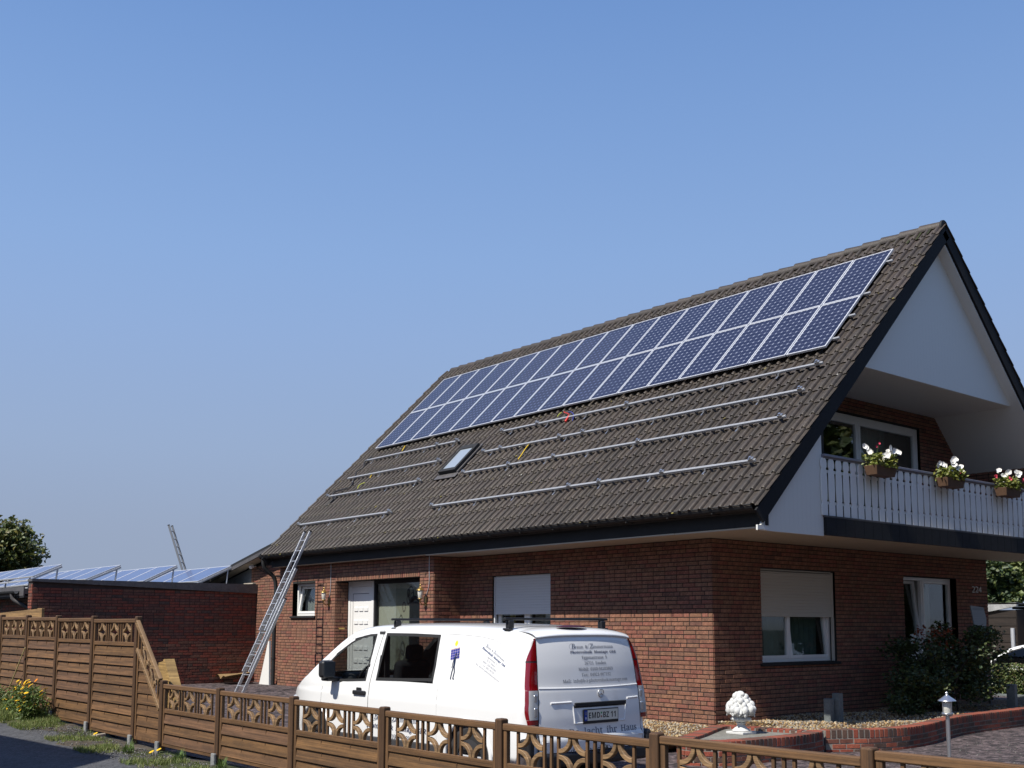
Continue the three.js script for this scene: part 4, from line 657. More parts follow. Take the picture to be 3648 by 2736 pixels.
    const mr = sub(van, 'side_mirror'); add(mr, 'housing', rb(0.13, 0.225, 0.20, 0.045, 3.60, 1.20, s * 1.075), M.black); add(mr, 'mirror_arm', [rb(0.16, 0.05, 0.20, 0.02, 3.64, 1.075, s * 0.99)], M.black); add(mr, 'mirror_glass', rb(0.006, 0.19, 0.165, 0.002, 3.534, 1.20, s * 1.075), std([0.10, 0.11, 0.12], 0.15, { metalness: 0.6 }));
    for (const a of axles) { wheel(van, a, s * 0.80, 0.325, s, M.aluMatt); const lip = []; for (let k = 0; k <= 16; k++) { const t = k / 16 * Math.PI, x = a + Math.cos(t) * 0.395, y = 0.33 + Math.sin(t) * 0.395; lip.push(V(x, y, s * (sideV(B, x, y) - 0.004))); } add(van, 'wheel_arch', tube(lip, 0.026, 40, 8), paint); add(van, 'wheel_well', [lathe([[0.41, -0.17], [0.41, 0.17]], 30).rotateX(Math.PI / 2).translate(a, 0.33, s * 0.74), bx(0.8, 0.8, 0.02, a, 0.40, s * 0.57)], M.dark); }
  }
  { // windscreen
    const P = [], n = 14; for (let i = 0; i <= n; i++) for (let j = 0; j <= n; j++) { const x = lerp(3.50, 4.44, i / n), z = lerp(-0.74, 0.74, j / n); P.push(x, B.top(x) + 0.006 - 0.085 * Math.pow(Math.abs(z) / 0.76, 2.6), z); }
    const I = []; for (let i = 0; i < n; i++) for (let j = 0; j < n; j++) { const a = i * (n + 1) + j; I.push(a, a + 1, a + n + 1, a + 1, a + n + 2, a + n + 1); } const w = new THREE.BufferGeometry(); w.setAttribute('position', new THREE.Float32BufferAttribute(P, 3)); w.setIndex(I); w.computeVertexNormals(); add(van, 'windscreen', w, tint); }
  add(van, 'sill_trim', [rspan(1.40, 3.66, 0.27, 0.42, -0.952, -0.90, 0.015), rspan(1.40, 3.66, 0.27, 0.42, 0.90, 0.952, 0.015)], trim);
  // tailgate
  const vT = curve([[0.42, 0.79], [0.75, 0.775], [1.1, 0.758], [1.4, 0.735], [1.6, 0.705], [1.66, 0.69]]), U = (y, v, o = 0) => B.rear(y) + 0.055 * Math.pow(Math.abs(v) / 0.8, 2.4) - 0.022 - o;
  const rearGrid = (y0, y1, hw, o, nx = 24, ny = 24, v0 = null, v1 = null) => { const g = new THREE.PlaneGeometry(1, 1, nx, ny), p = g.attributes.position; for (let i = 0; i < p.count; i++) { const y = lerp(y0, y1, p.getY(i) + 0.5), t = p.getX(i) + 0.5, v = v0 === null ? lerp(1, -1, t) * hw(y) : lerp(v0, v1, t); p.setXYZ(i, U(y, v, o), y, -v); } g.computeVertexNormals(); return g; };
  add(van, 'tailgate', rearGrid(0.44, 1.645, vT, 0, 30, 60), paint);
  const sealP = []; for (let y = 0.46; y <= 1.64; y += 0.06) sealP.push(y); for (const s of [1, -1]) add(van, 'tailgate_seal', tube(sealP.map((y) => V(U(y, vT(y)) + 0.008, y, -s * (vT(y) + 0.004))), 0.007, 40, 6), M.rubber);
  { const pr = [[0.42, 1.742], [0.30, 1.742], [0.19, 1.735], [0.10, 1.722], [0.035, 1.703], [-0.012, 1.676], [-0.030, 1.655], [-0.020, 1.642], [0.01, 1.638], [0.06, 1.645]], g = new THREE.PlaneGeometry(1, 1, 24, pr.length - 1), p = g.attributes.position; for (let i = 0; i < p.count; i++) { const v = p.getX(i) * 1.44, k = Math.round((0.5 - p.getY(i)) * (pr.length - 1)), f = 1 - k / (pr.length - 1); p.setXYZ(i, U(1.648, v) * 1 + pr[k][0] - 0.055 * f * Math.pow(Math.abs(v) / 0.8, 2.4), pr[k][1] - 0.055 * Math.pow(Math.abs(v) / 0.72, 3.2) * (0.4 + 0.6 * f), -v); } g.computeVertexNormals(); add(van, 'roof_spoiler', g, paint); }
  { const t = []; for (let k = -14; k <= 14; k++) { const v = k / 14 * 0.755; t.push(V(U(1.100, v) + 0.004, 1.100 - 0.010 * (1 - (v / 0.75) ** 2), -v)); } add(van, 'tailgate_ridge', tube(t, 0.012, 50, 8), paint); }
  add(van, 'tailgate_recess', [rearGrid(0.885, 0.915, null, 0.003, 12, 2, 0.31, -0.51), ].concat([-1].map(() => rb(0.02, 0.045, 0.80, 0.01, U(0.915, 0.1) + 0.0, 0.918, 0.10))), M.rubber);
  { const fr = [[0.32, 0.905, 0.30, 0.725], [0.30, 0.725, -0.48, 0.725], [-0.48, 0.725, -0.52, 0.905]].map(([a, ya, b, yb]) => bar(V(U(ya, a) - 0.001, ya, -a), V(U(yb, b) - 0.001, yb, -b), 0.010, 0.010, 8)); add(van, 'plate_recess_edge', fr, paint); }
  add(van, 'tailgate_step', [bar(V(U(0.95, 0.62), 0.945, -0.62), V(U(0.95, 0.34), 0.948, -0.34), 0.012), bar(V(U(0.95, -0.54), 0.958, 0.54), V(U(0.95, -0.74), 0.962, 0.74), 0.012), bar(V(U(0.56, 0.76), 0.55, -0.76), V(U(0.56, -0.78), 0.56, 0.78), 0.014)], paint);
  const decal = (tx, o = {}) => std([1, 1, 1], 0.5, { map: tx, transparent: true, ...o });
  const script = (c, t, x, y, px, weight = 'bold', skew = -0.25, fam = 'serif', st = 1) => { c.save(); c.translate(x, y); c.transform(st, 0, skew, 1, 0, 0); c.font = `${weight} ${px}px ${fam}`; c.fillText(t, 0, 0); c.restore(); };
  const company = (c, w, h, lines, k) => { c.clearRect(0, 0, w, h); c.textAlign = 'center'; lines.forEach(([t, y, px, col, kind]) => { c.fillStyle = col; if (kind === 'fancy') { // swash capitals, plain small letters
      c.font = `italic ${px}px serif`; const parts = [['B', 1.5], ['raun  &  ', 1], ['Z', 1.5], ['immermann', 1]]; let tot = 0; const ws = parts.map(([s, m]) => { c.font = `${m > 1 ? 'italic ' : ''}${px * m}px serif`; const q = c.measureText(s).width * 0.92; tot += q; return q; }); let x = w / 2 - tot / 2; c.textAlign = 'left'; parts.forEach(([s, m], i) => { c.font = `${m > 1 ? 'italic ' : ''}${px * m}px serif`; c.save(); c.translate(x, y); c.scale(0.92, 1); c.fillText(s, 0, 0); c.restore(); if (m > 1) { c.lineWidth = px * 0.035; c.strokeStyle = col; c.beginPath(); c.ellipse(x + ws[i] * 0.35, y - px * 0.45, ws[i] * 0.85, px * 0.62, -0.5, 0.6, 5.2); c.stroke(); } x += ws[i]; }); c.textAlign = 'center';
    } else if (kind === 'script') script(c, t, w / 2, y, px, 'bold', -0.18, 'serif', 1.0); else { c.font = `${px}px serif`; c.save(); c.translate(w / 2, y); c.scale(0.88, 1); c.fillText(t, 0, 0); c.restore(); } }); };
  const ink = '#37455f', ink2 = '#14244f';
  const rearTex = canvasTex(1024, 512, (c, w, h) => company(c, w, h, [['', 66, 56, ink, 'fancy'], ['Photovoltaik  Montage  GbR', 128, 48, ink2, 'script'], ['Eggenastrasse  9', 200, 54, ink], ['26721  Emden', 270, 54, ink], ['Mobil:  0160-94103869', 345, 54, ink], ['Fax:  04921-907192', 415, 54, ink], ['Mail:  info@b-z-photovoltaikmontage.com', 488, 54, ink]]));
  add(van, 'lettering', keep(rearGrid(1.13, 1.565, null, 0.003, 20, 14, 0.47, -0.63)), decal(rearTex));
  const lowTex = canvasTex(1024, 320, (c, w, h) => { c.clearRect(0, 0, w, h); c.fillStyle = ink; c.textAlign = 'center'; c.font = '96px serif'; c.fillText('Da  lacht  ihr  Haus', w / 2 + 60, 90); c.font = '92px serif'; c.fillText('Bundes  und  Europaweit', w / 2, 292); });
  add(van, 'lettering', keep(rearGrid(0.385, 0.690, null, 0.004, 20, 12, 0.56, -0.72)), decal(lowTex));
  const sideTex = canvasTex(1024, 512, (c, w, h) => { c.clearRect(0, 0, w, h); c.save(); c.translate(w / 2, h / 2); const g = '#a9abb2'; c.translate(-w / 2, -h / 2); company(c, w, h, [['', 70, 64, '#8f939e', 'fancy'], ['Photovoltaik  Montage  GbR', 150, 62, '#3b4d78', 'script'], ['Eggenastrasse  9', 225, 54, g], ['26721  Emden', 290, 54, g], ['Mobil:  0160-94103869', 355, 54, g], ['Fax:  04921-907192', 420, 54, g], ['Mail:  info@b-z-photovoltaikmontage.com', 486, 50, g]]); c.restore(); });
  { // tilted text on the side: corner points of its rectangle in (x, y)
    const g = new THREE.PlaneGeometry(1, 1, 10, 10), p = g.attributes.position; for (let i = 0; i < p.count; i++) { const u = p.getX(i) + 0.5, v = 0.5 - p.getY(i), x = 0.83 - u * 0.50 + v * 0.10 - 0.0, y = 1.600 - u * 0.235 - v * 0.235 - (1 - u) * v * 0.03; p.setXYZ(i, x, y, -(sideV(B, x, y) + 0.003)); } g.computeVertexNormals(); add(van, 'lettering', keep(g), decal(sideTex)); }
  const mid = canvasTex(1024, 256, (c, w, h) => { c.clearRect(0, 0, w, h); company(c, w, h, [['', 74, 62, ink, 'fancy'], ['Photovoltaik  Montage  GbR', 158, 66, ink2, 'script'], ['Mobil:  0160-94103869', 238, 60, ink]]); });
  add(van, 'lettering', sideDecal(B, 2.95, 1.62, 0.40, 0.72, 0.004, -1), decal(mid));
  const logo = canvasTex(256, 512, (c, w, h) => {
    c.clearRect(0, 0, w, h); c.fillStyle = '#f2e02a'; c.beginPath(); for (let k = 0; k < 24; k++) { const a = k / 24 * Math.PI * 2, r = k % 2 ? 24 : 44; c.lineTo(120 + r * Math.cos(a) * 0.8, 66 + r * Math.sin(a)); } c.fill();
    c.save(); c.translate(132, 196); c.rotate(-0.17); c.fillStyle = '#1f2f86'; c.fillRect(-82, -62, 164, 122); c.fillStyle = '#c9a9a0'; c.fillRect(-82, -74, 164, 8); c.strokeStyle = '#cdb6ba'; c.lineWidth = 3.5; for (let i = 0; i <= 4; i++) { c.beginPath(); c.moveTo(-82 + i * 41, -62); c.lineTo(-82 + i * 41, 60); c.moveTo(-82, -62 + i * 30.5); c.lineTo(82, -62 + i * 30.5); c.stroke(); } c.restore();
    c.fillStyle = c.strokeStyle = '#10203f'; c.lineCap = 'round'; c.beginPath(); c.arc(150, 200, 17, 0, 7); c.fill(); c.lineWidth = 34; c.beginPath(); c.moveTo(146, 236); c.lineTo(148, 330); c.stroke(); c.lineWidth = 12; c.beginPath(); c.moveTo(136, 240); c.lineTo(118, 290); c.lineTo(112, 356); c.moveTo(160, 240); c.lineTo(192, 222); c.lineTo(206, 176); c.stroke(); c.lineWidth = 18; c.beginPath(); c.moveTo(142, 330); c.lineTo(124, 410); c.lineTo(116, 490); c.moveTo(152, 330); c.lineTo(172, 406); c.lineTo(160, 484); c.lineTo(174, 490); c.stroke();
  });
  add(van, 'logo', sideDecal(B, 1.395, 1.155, 1.14, 1.615, 0.003, -1), decal(logo));
  // number plate
  const plateTex = canvasTex(512, 128, (c, w, h) => { c.fillStyle = '#d9d8cc'; c.fillRect(0, 0, w, h); c.fillStyle = '#1a3f9a'; c.fillRect(0, 0, 48, h); c.fillStyle = '#e8d050'; c.font = '20px sans-serif'; c.textAlign = 'center'; for (let k = 0; k < 12; k++) c.fillRect(24 + 13 * Math.cos(k / 6 * Math.PI) - 2, 38 + 13 * Math.sin(k / 6 * Math.PI) - 2, 4, 4); c.fillStyle = '#fff'; c.font = 'bold 34px sans-serif'; c.fillText('D', 24, 108); c.fillStyle = '#141414'; c.font = 'bold 98px sans-serif'; c.save(); c.translate(58, 100); c.scale(0.86, 1); c.textAlign = 'left'; c.fillText('EMD', 0, 0); c.restore(); c.save(); c.translate(276, 100); c.scale(0.86, 1); c.textAlign = 'left'; c.fillText('BZ 11', 0, 0); c.restore(); c.fillStyle = '#3f8f55'; c.beginPath(); c.arc(258, 40, 12, 0, 7); c.fill(); c.fillStyle = '#9a6a5a'; c.beginPath(); c.arc(258, 84, 13, 0, 7); c.fill(); });
  const np = sub(van, 'number_plate'); add(np, 'plate_frame', rb(0.012, 0.155, 0.545, 0.005, U(0.79, 0.1, 0.006), 0.790, 0.085), M.black);
  { const g = new THREE.PlaneGeometry(0.52, 0.112); g.rotateY(-Math.PI / 2); g.translate(U(0.79, 0.1, 0.0145), 0.800, 0.085); add(np, 'plate', keep(g), std([0.9, 0.9, 0.9], 0.4, { map: plateTex })); }
  // emblem: ring with a three-pointed star
  { const c = V(U(1.025, 0.1, 0.008), 1.028, 0.105), g = [new THREE.TorusGeometry(0.042, 0.006, 8, 28).rotateY(Math.PI / 2).translate(c.x, c.y, c.z)]; for (let k = 0; k < 3; k++) { const a = Math.PI / 2 + k * Math.PI * 2 / 3; g.push(bar(c, c.clone().add(V(0, Math.sin(a) * 0.04, Math.cos(a) * 0.04)), 0.010, 0.002, 6)); } add(van, 'emblem', g, M.steel); }
  // rear lamps wrapped round the corners
  const red = phys([0.20, 0.003, 0.006], 0.12, { clearcoat: 1, clearcoatRoughness: 0.03 }), clear = phys([0.42, 0.42, 0.42], 0.15, { clearcoat: 1, clearcoatRoughness: 0.03 });
  const lampRow = (s, y, t) => { // t 0 at the tailgate, 1 on the side wall
    const vi = vT(y) + 0.012, vo = sideV(B, 0.16, y), k = 1 - smooth(1.36, 1.63, y) * 0.94 - smooth(0.86, 0.70, y) * 0.30, a = t * k * 0.62 * Math.PI / 2, ui = U(y, vi) + 0.01, uo = ui + 0.15; const e = 0.55; const v = vi + (vo - vi) * Math.pow(Math.sin(a), e), u = ui + (uo - ui) * (1 - Math.pow(Math.max(0, Math.cos(a)), e)); return V(u - 0.012 * Math.cos(a), y, -s * (v + 0.010 * Math.sin(a))); };
  const lampPatch = (s, y0, y1, t0, t1) => { const g = new THREE.PlaneGeometry(1, 1, 12, 12), p = g.attributes.position; for (let i = 0; i < p.count; i++) { const q = lampRow(s, lerp(y0, y1, p.getY(i) + 0.5), lerp(t0, t1, p.getX(i) + 0.5)); p.setXYZ(i, q.x, q.y, q.z); } g.computeVertexNormals(); return g; };
  for (const s of [1, -1]) {
    const l = sub(van, 'rear_lamp'); add(l, 'lens', lampPatch(s, 1.385, 1.618, 0, 1), red, 'red upper lens'); add(l, 'lens', lampPatch(s, 1.085, 1.368, 0, 1), red, 'red middle lens'); add(l, 'lens', [lampPatch(s, 0.785, 1.083, 0, 0.60)], clear, 'clear lower lens'); add(l, 'lens', [lampPatch(s, 0.785, 1.083, 0.605, 1), lampPatch(s, 0.735, 0.783, 0, 1)], red, 'red lens edge at the bottom');
    add(l, 'lamp_seal', lampPatch(s, 1.367, 1.386, 0, 1).translate(0.004, 0, 0), M.rubber); add(l, 'bulb', [rb(0.03, 0.085, 0.05, 0.015, U(1.0, 0.78) + 0.006, 1.0, -s * 0.81), rb(0.03, 0.10, 0.05, 0.015, U(0.87, 0.78) + 0.004, 0.86, -s * 0.815)], M.steel);
  }
  // bumper under the tailgate, black ends
  add(van, 'bumper', [rb(0.10, 0.16, 1.70, 0.045, -0.05, 0.36, 0), rb(0.16, 0.20, 0.10, 0.04, 0.02, 0.50, 0.90), rb(0.16, 0.20, 0.10, 0.04, 0.02, 0.50, -0.90)], M.black);
  add(van, 'tow_ball', [bar(V(-0.06, 0.40, 0.06), V(-0.16, 0.42, 0.06), 0.02), new THREE.SphereGeometry(0.032, 12, 8).translate(-0.17, 0.46, 0.06)], M.black);
  // roof bars
  for (const u of [0.50, 2.58]) { const rbar = sub(van, 'roof_bar'), yr = B.top(u); add(rbar, 'crossbar', rspan(u - 0.022, u + 0.022, 1.812, 1.840, -0.80, 0.80, 0.008), M.black); for (const s of [-1, 1]) add(rbar, 'foot', [rb(0.065, 0.10, 0.085, 0.02, u, 1.765, s * 0.715), rb(0.10, 0.025, 0.07, 0.01, u, 1.715, s * 0.745)], M.black); }
  { const g = new THREE.SphereGeometry(0.22, 24, 10, 0, Math.PI * 2, 0, Math.PI / 2); g.scale(0.35, 0.11, 1); add(van, 'high_brake_lamp', g.translate(0.19, 1.737, -0.09), std([0.05, 0.008, 0.015], 0.3)); }
  // cabin
  const seat = (x, z, w) => [rb(0.50, 0.16, w, 0.06, x + 0.2, 0.66, z), rb(0.16, 0.66, w, 0.07, x - 0.08, 1.00, z, 0, 0, 0.16), rb(0.10, 0.20, w * 0.5, 0.05, x - 0.16, 1.42, z, 0, 0, 0.12)];
  for (const [x, z, w] of [[2.75, -0.45, 0.50], [2.75, 0.42, 0.62], [1.78, -0.45, 0.46], [1.78, 0.15, 0.46]]) add(van, 'seat', seat(x, z, w), fabric);
  add(van, 'dashboard', [rb(0.55, 0.30, 1.55, 0.10, 3.92, 0.92, 0), rb(0.25, 0.12, 0.45, 0.05, 3.78, 1.08, -0.45)], trim);
  add(van, 'steering_wheel', new THREE.TorusGeometry(0.19, 0.017, 8, 30).rotateY(Math.PI / 2).rotateZ(0.55).translate(3.50, 1.10, -0.45), M.black);
  add(van, 'cabin_floor', rspan(0.2, 4.0, 0.40, 0.46, -0.84, 0.84), trim); add(van, 'door_post', [rspan(2.72, 2.84, 0.5, 1.68, 0.70, 0.80), rspan(2.72, 2.84, 0.5, 1.68, -0.80, -0.72)], trim);
  add(van, 'headlamp', [rb(0.30, 0.20, 0.22, 0.06, 4.78, 0.72, -0.70), rb(0.30, 0.20, 0.22, 0.06, 4.78, 0.72, 0.70)], clear);
  const a = 1.75 * Math.PI / 180, left = V(Math.sin(a), 0, Math.cos(a)); van.position.set(3.007, 0, 6.591).addScaledVector(left, -0.94); van.rotation.y = Math.PI + a;
}
// the car half hidden at the right edge
{
  const car = thing('parked_car', 'white car behind the clipped hedge at the right edge', 'car');
  const B = { stations: [], w: (u) => 0.84 - (u < 0.2 ? 0.2 * (1 - Math.sqrt(1 - ((0.2 - u) / 0.2) ** 2)) : 0) - (u > 3.5 ? 0.25 * Math.pow((u - 3.5) / 0.7, 2.2) : 0), top: curve([[0, 0.86], [0.2, 1.05], [0.5, 1.28], [0.9, 1.41], [1.5, 1.455], [2.0, 1.42], [2.4, 1.30], [2.75, 1.10], [3.0, 0.96], [3.5, 0.88], [4.0, 0.76], [4.18, 0.60]]), bot: () => 0.24, sh: (u) => 0.075, tum: (y) => y < 0.80 ? 1 : 1 - 0.24 * Math.pow((y - 0.80) / 0.6, 1.2) };
  for (let u = 0; u < 4.19; u += 0.045) B.stations.push(u);
  const w1 = [[2.78, 0.885], [2.6, 1.03], [2.4, 1.16], [2.2, 1.26], [1.95, 1.335], [1.6, 1.36], [1.6, 0.87], [2.2, 0.87]], w2 = [[1.52, 1.36], [1.1, 1.34], [0.8, 1.25], [0.62, 1.10], [0.55, 0.90], [1.0, 0.88], [1.52, 0.87]];
  add(car, 'body', loft(B, 0, (x, y, z) => Math.abs(z) > 0.45 && (inPoly(x, y, w1) || inPoly(x, y, w2))), paint);
  for (const s of [-1, 1]) { for (const w of [w1, w2]) { add(car, 'side_window', sidePatch(B, w, 0.002, s), tint); add(car, 'window_seal', sidePatch(B, w, 0.004, s, 0.03), M.rubber); } for (const a of [0.75, 3.35]) { wheel(car, a, s * 0.76, 0.30, s, M.aluMatt); } }
  add(car, 'seat', [rb(0.16, 0.75, 0.5, 0.06, 1.75, 0.80, -0.36), rb(0.16, 0.75, 0.5, 0.06, 1.75, 0.80, 0.36), rb(0.2, 0.8, 1.2, 0.06, 0.85, 0.75, 0)], fabric);
  add(car, 'interior_trim', loft({ ...B, stations: B.stations.filter((u) => u > 0.3 && u < 2.9) }, 0.04, (x, y, z) => y > 0.82 && (inPoly(x, y, w1) || inPoly(x, y, w2))), trim);
  add(car, 'side_mirror', [rb(0.10, 0.12, 0.16, 0.03, 2.62, 0.93, -0.90), rb(0.10, 0.12, 0.16, 0.03, 2.62, 0.93, 0.90)], M.black);
  car.position.set(-3.2 + 2.78 - 0.02, -0.14, -16.45); car.rotation.y = Math.PI;
}
// ------------------------------------------------------------------ annex and flat-roofed garage on the left
{
  const an = thing('brick_annex', 'sunlit brick annex with low sloping roof between the house and the flat-roofed garage', 'annex', [-14.5, 0, 0.45]);
  add(an, 'wall', poly([[-15.7, 0], [-13.62, 0], [-13.62, 3.62], [-15.7, 3.30]], 0.25).translate(0, 0, 0.2), M.mortar);
  layBricks('annex', V(-15.70, 0.03, 0.45), X, Y, Z, courses((v) => v > 3.2 ? 2.08 : 2.08, 3.32, []), 0.009);
  finishBricks('annex', an, 'house', 300);
  const top = (x) => 3.61 + (x + 15.2) * 0.196;
  add(an, 'gable_infill', poly([[-18.6, 2.62], [-15.69, 2.62], [-15.69, top(-15.69) - 0.2], [-18.6, top(-18.6) - 0.2]], 0.05).translate(0, 0, 0.38), std([0.17, 0.19, 0.20], 0.6, { map: T.mottle }));
  const slab = (z0, z1, d0, d1) => poly([[-18.9, top(-18.9) - d1], [-13.72, top(-13.72) - d1], [-13.72, top(-13.72) - d0], [-18.9, top(-18.9) - d0]], z1 - z0).translate(0, 0, z0);
  add(an, 'roof', slab(-6, 0.80, 0, 0.07), M.anthracite); add(an, 'barge_board', slab(0.76, 0.81, 0.072, 0.17), M.zinc); add(an, 'barge_soffit', slab(0.40, 0.758, 0.10, 0.14), M.soffit);
  add(an, 'floodlight', [rb(0.13, 0.09, 0.10, 0.02, -15.42, 3.32, 0.60, 0.5), bar(V(-15.42, 3.34, 0.46), V(-15.42, 3.33, 0.58), 0.012)], M.upvc);
  add(an, 'cable', tube([V(-15.38, 3.30, 0.47), V(-14.9, 3.16, 0.475), V(-14.4, 3.06, 0.475), V(-13.9, 3.02, 0.475)], 0.008, 24, 5), M.rubber);
  add(an, 'stone_sill', rspan(-15.95, -15.40, 2.86, 2.89, 0.42, 0.56, 0.006), M.soffit);

  const ga = thing('brick_garage', 'long dark brick garage with flat roof carrying tilted solar panels', 'garage', [-15.36, 0, 6.2]);
  const wm = basisM(V(-15.36, 0, 0), nZ, Y, X);
  add(ga, 'wall', [poly([[-6.22, -0.1], [-0.462, -0.1], [-0.462, 2.63], [-6.22, 2.79]], 0.28).translate(0, 0, -0.28).applyMatrix4(wm), span(-30, -15.65, -0.1, 2.42, 5.62, 5.90), span(-30, -15.65, -0.1, 2.42, -5, -4.7)], std([0.085, 0.055, 0.045], 0.95, { map: T.mottle }));
  layBricks('garage', V(-15.36, 0.12, 6.22), nZ, Y, X, courses(5.75, 2.56, [])); layBricks('garage', V(-15.635, 0.12, 6.22), X, Y, Z, courses(0.28, 2.62, []));
  layBricks('garage', V(-20, 1.4, 5.90), X, Y, Z, courses(4.3, 1.0, []));
  finishBricks('garage', ga, 'shed', 300, (m) => m.elements[13] > 1.0 || m.elements[14] < 4);
  add(ga, 'coping', poly([[-6.25, 2.775], [-0.455, 2.600], [-0.455, 2.850], [-6.25, 2.835]], 0.36).translate(0, 0, -0.30).applyMatrix4(wm), M.zinc);
  add(ga, 'roof', [span(-30, -15.66, 2.48, 2.60, -5, 6.3)], std([0.16, 0.16, 0.16], 0.9, { map: T.mottle }));
  add(ga, 'eaves_board', [span(-30, -15.66, 2.44, 2.66, 6.30, 6.33)], M.zinc);
  add(ga, 'soffit', [span(-30, -15.66, 2.40, 2.44, 5.91, 6.32)], M.dark);
  const pr = []; for (let i = 0; i <= 10; i++) { const a = Math.PI + i / 10 * Math.PI; pr.push([0.07 * Math.cos(a), 0.075 * Math.sin(a)]); } for (let i = 10; i >= 0; i--) { const a = Math.PI + i / 10 * Math.PI; pr.push([0.062 * Math.cos(a), 0.066 * Math.sin(a)]); }
  add(ga, 'gutter', poly(pr, 14).rotateY(Math.PI / 2).translate(-30, 2.56, 6.405), M.anthracite);
  add(ga, 'downpipe', [tube([V(-16.35, 2.52, 6.40), V(-16.33, 2.38, 6.38), V(-16.2, 2.24, 6.2), V(-16.08, 2.10, 6.0), V(-16.05, 1.9, 5.96), V(-16.05, 0.2, 5.96)], 0.052, 40, 12)], M.zinc);
}
// four rows of tilted panels on the flat roof
{
  const rows = [[5.30, 3.215, 5.97, 2.90], [3.84, 3.250, 4.70, 2.865], [2.34, 3.305, 3.24, 2.855], [0.80, 3.345, 1.75, 2.895]], rn = ['nearest', 'second', 'third', 'farthest'];
  const proto = moduleProto('tilted_solar_panel', '', 1.30, 0.985, 'tilted solar panels on the flat garage roof', phys([0.075, 0.095, 0.20], 0.3, { clearcoat: 0.6, clearcoatRoughness: 0.1 })); let first = true;
  rows.forEach(([zt, yt, zb, yb], r) => {
    const a = Math.atan2(yt - yb, zb - zt), L = Math.hypot(yt - yb, zb - zt);
    for (let c = 0; c < 7; c++) {
      const x = -16.2 - 0.66 - c * 1.325, label = `tilted panel on the garage roof, ${ORD[c]} from the right in the ${rn[r]} row`.replace('first from the right', 'rightmost'), p = [x, (yt + yb) / 2, (zt + zb) / 2];
      const t = first ? proto : copyOf(proto, p, label); if (first) { t.userData.label = label; t.position.set(...p); first = false; }
      t.rotation.set(a, 0, 0); t.scale.set(1, 1, L / 0.985);
    }
    const st = thing('panel_stand', `metal stand under the ${rn[r]} row of tilted panels on the garage roof`, 'panel stand', [-16.3, 2.6, zb]);
    for (let k = 0; k < 5; k++) { const x = -16.22 - k * 2.2; add(st, 'sloping_bar', beam(V(x, yb - 0.03, zb), V(x, yt - 0.03, zt), 0.045, 0.045, Y, 0.004), M.aluMatt); add(st, 'upright', bar(V(x, 2.60, zt + 0.16), V(x, yt - 0.08, zt + 0.10), 0.022), M.aluMatt); add(st, 'base_bar', beam(V(x, 2.63, zb), V(x, 2.63, zt + 0.1), 0.045, 0.045, Y, 0.004), M.aluMatt); }
    add(st, 'cross_bar', beam(V(-26, yb - 0.055, zb - 0.04), V(-16.2, yb - 0.055, zb - 0.04), 0.04, 0.04, Y, 0.004), M.aluMatt);
    if (r) add(st, 'roof_plank', rspan(-26, -15.9, 2.66, 2.72, zb + 0.06, zb + 0.22, 0.01), M.concrete);
  });
}
// cardboard, boards and odds in the yard
{
  const g = new THREE.PlaneGeometry(1, 1, 18, 10), p = g.attributes.position, c = [[-15.3, 1.62], [-14.38, 1.75], [-14.5, 0.95], [-15.25, 0.75]];
  for (let i = 0; i < p.count; i++) { const u = p.getX(i) + 0.5, v = p.getY(i) + 0.5, a = V(lerp(c[0][0], c[1][0], u), 0, lerp(c[0][1], c[1][1], u)), b = V(lerp(c[3][0], c[2][0], u), 0, lerp(c[3][1], c[2][1], u)), q = a.lerp(b, v); p.setXYZ(i, q.x, 0.03 + rise(q.x) + 0.10 * Math.abs(Math.sin(u * 5.2 + v)) + 0.16 * Math.pow(u, 3) * v, q.z); } g.computeVertexNormals();
  M.card.side = THREE.DoubleSide; const t = one('cardboard_sheet', g, M.card, 'buckled tan cardboard sheet lying at the ladder foot', 'cardboard', [-14.4, 0.05, 1.2]);
  one('wooden_board', [poly([[-5.62, 0.35], [-4.62, 0.35], [-5.26, 1.205], [-5.56, 1.15]], 0.03).translate(0, 0, 7.0), poly([[-5.26, 1.205], [-4.62, 0.35], [-4.55, 0.35], [-5.20, 1.22]], 0.16).translate(0, 0, 6.92)], M.pine, 'pale wooden board leaning behind the sloping fence panel', 'board', [-5.2, 0.35, 7.0]);
  one('wooden_hoarding', [rspan(-15.6, -12.5, 1.70, 2.02, 6.86, 6.89), rspan(-12.56, -12.25, 0.3, 2.10, 6.84, 6.90), rspan(-15.5, -15.4, 0.3, 1.9, 6.84, 6.90), rspan(-14, -13.9, 0.3, 1.9, 6.84, 6.90), poly([[-15.6, 2.02], [-12.5, 2.02], [-12.5, 2.09]], 0.03).translate(0, 0, 6.86)], std([0.45, 0.28, 0.12], 0.8, { map: T.wood }), 'tan wooden panel standing behind the tall fence by the garage corner', 'panel', [-14, 0.3, 6.87]);
  one('bamboo_stake', bar(V(-10.55, 0.16, 8.05), V(-9.63, 1.33, 7.93), 0.013, 0.009, 7), std([0.42, 0.36, 0.16], 0.7), 'thin bamboo stake leaning on the tall fence between the flower clumps', 'stake', [-10.55, 0.16, 8.05]);
  one('concrete_chip', rb(0.13, 0.045, 0.20, 0.015, -5.38, 0.075, 8.0, 0.1, 0.5, 0.15), M.soffit, 'small pale concrete chip on the soil below the tall fence', 'concrete chip', [-5.38, 0.05, 8.0]);
}
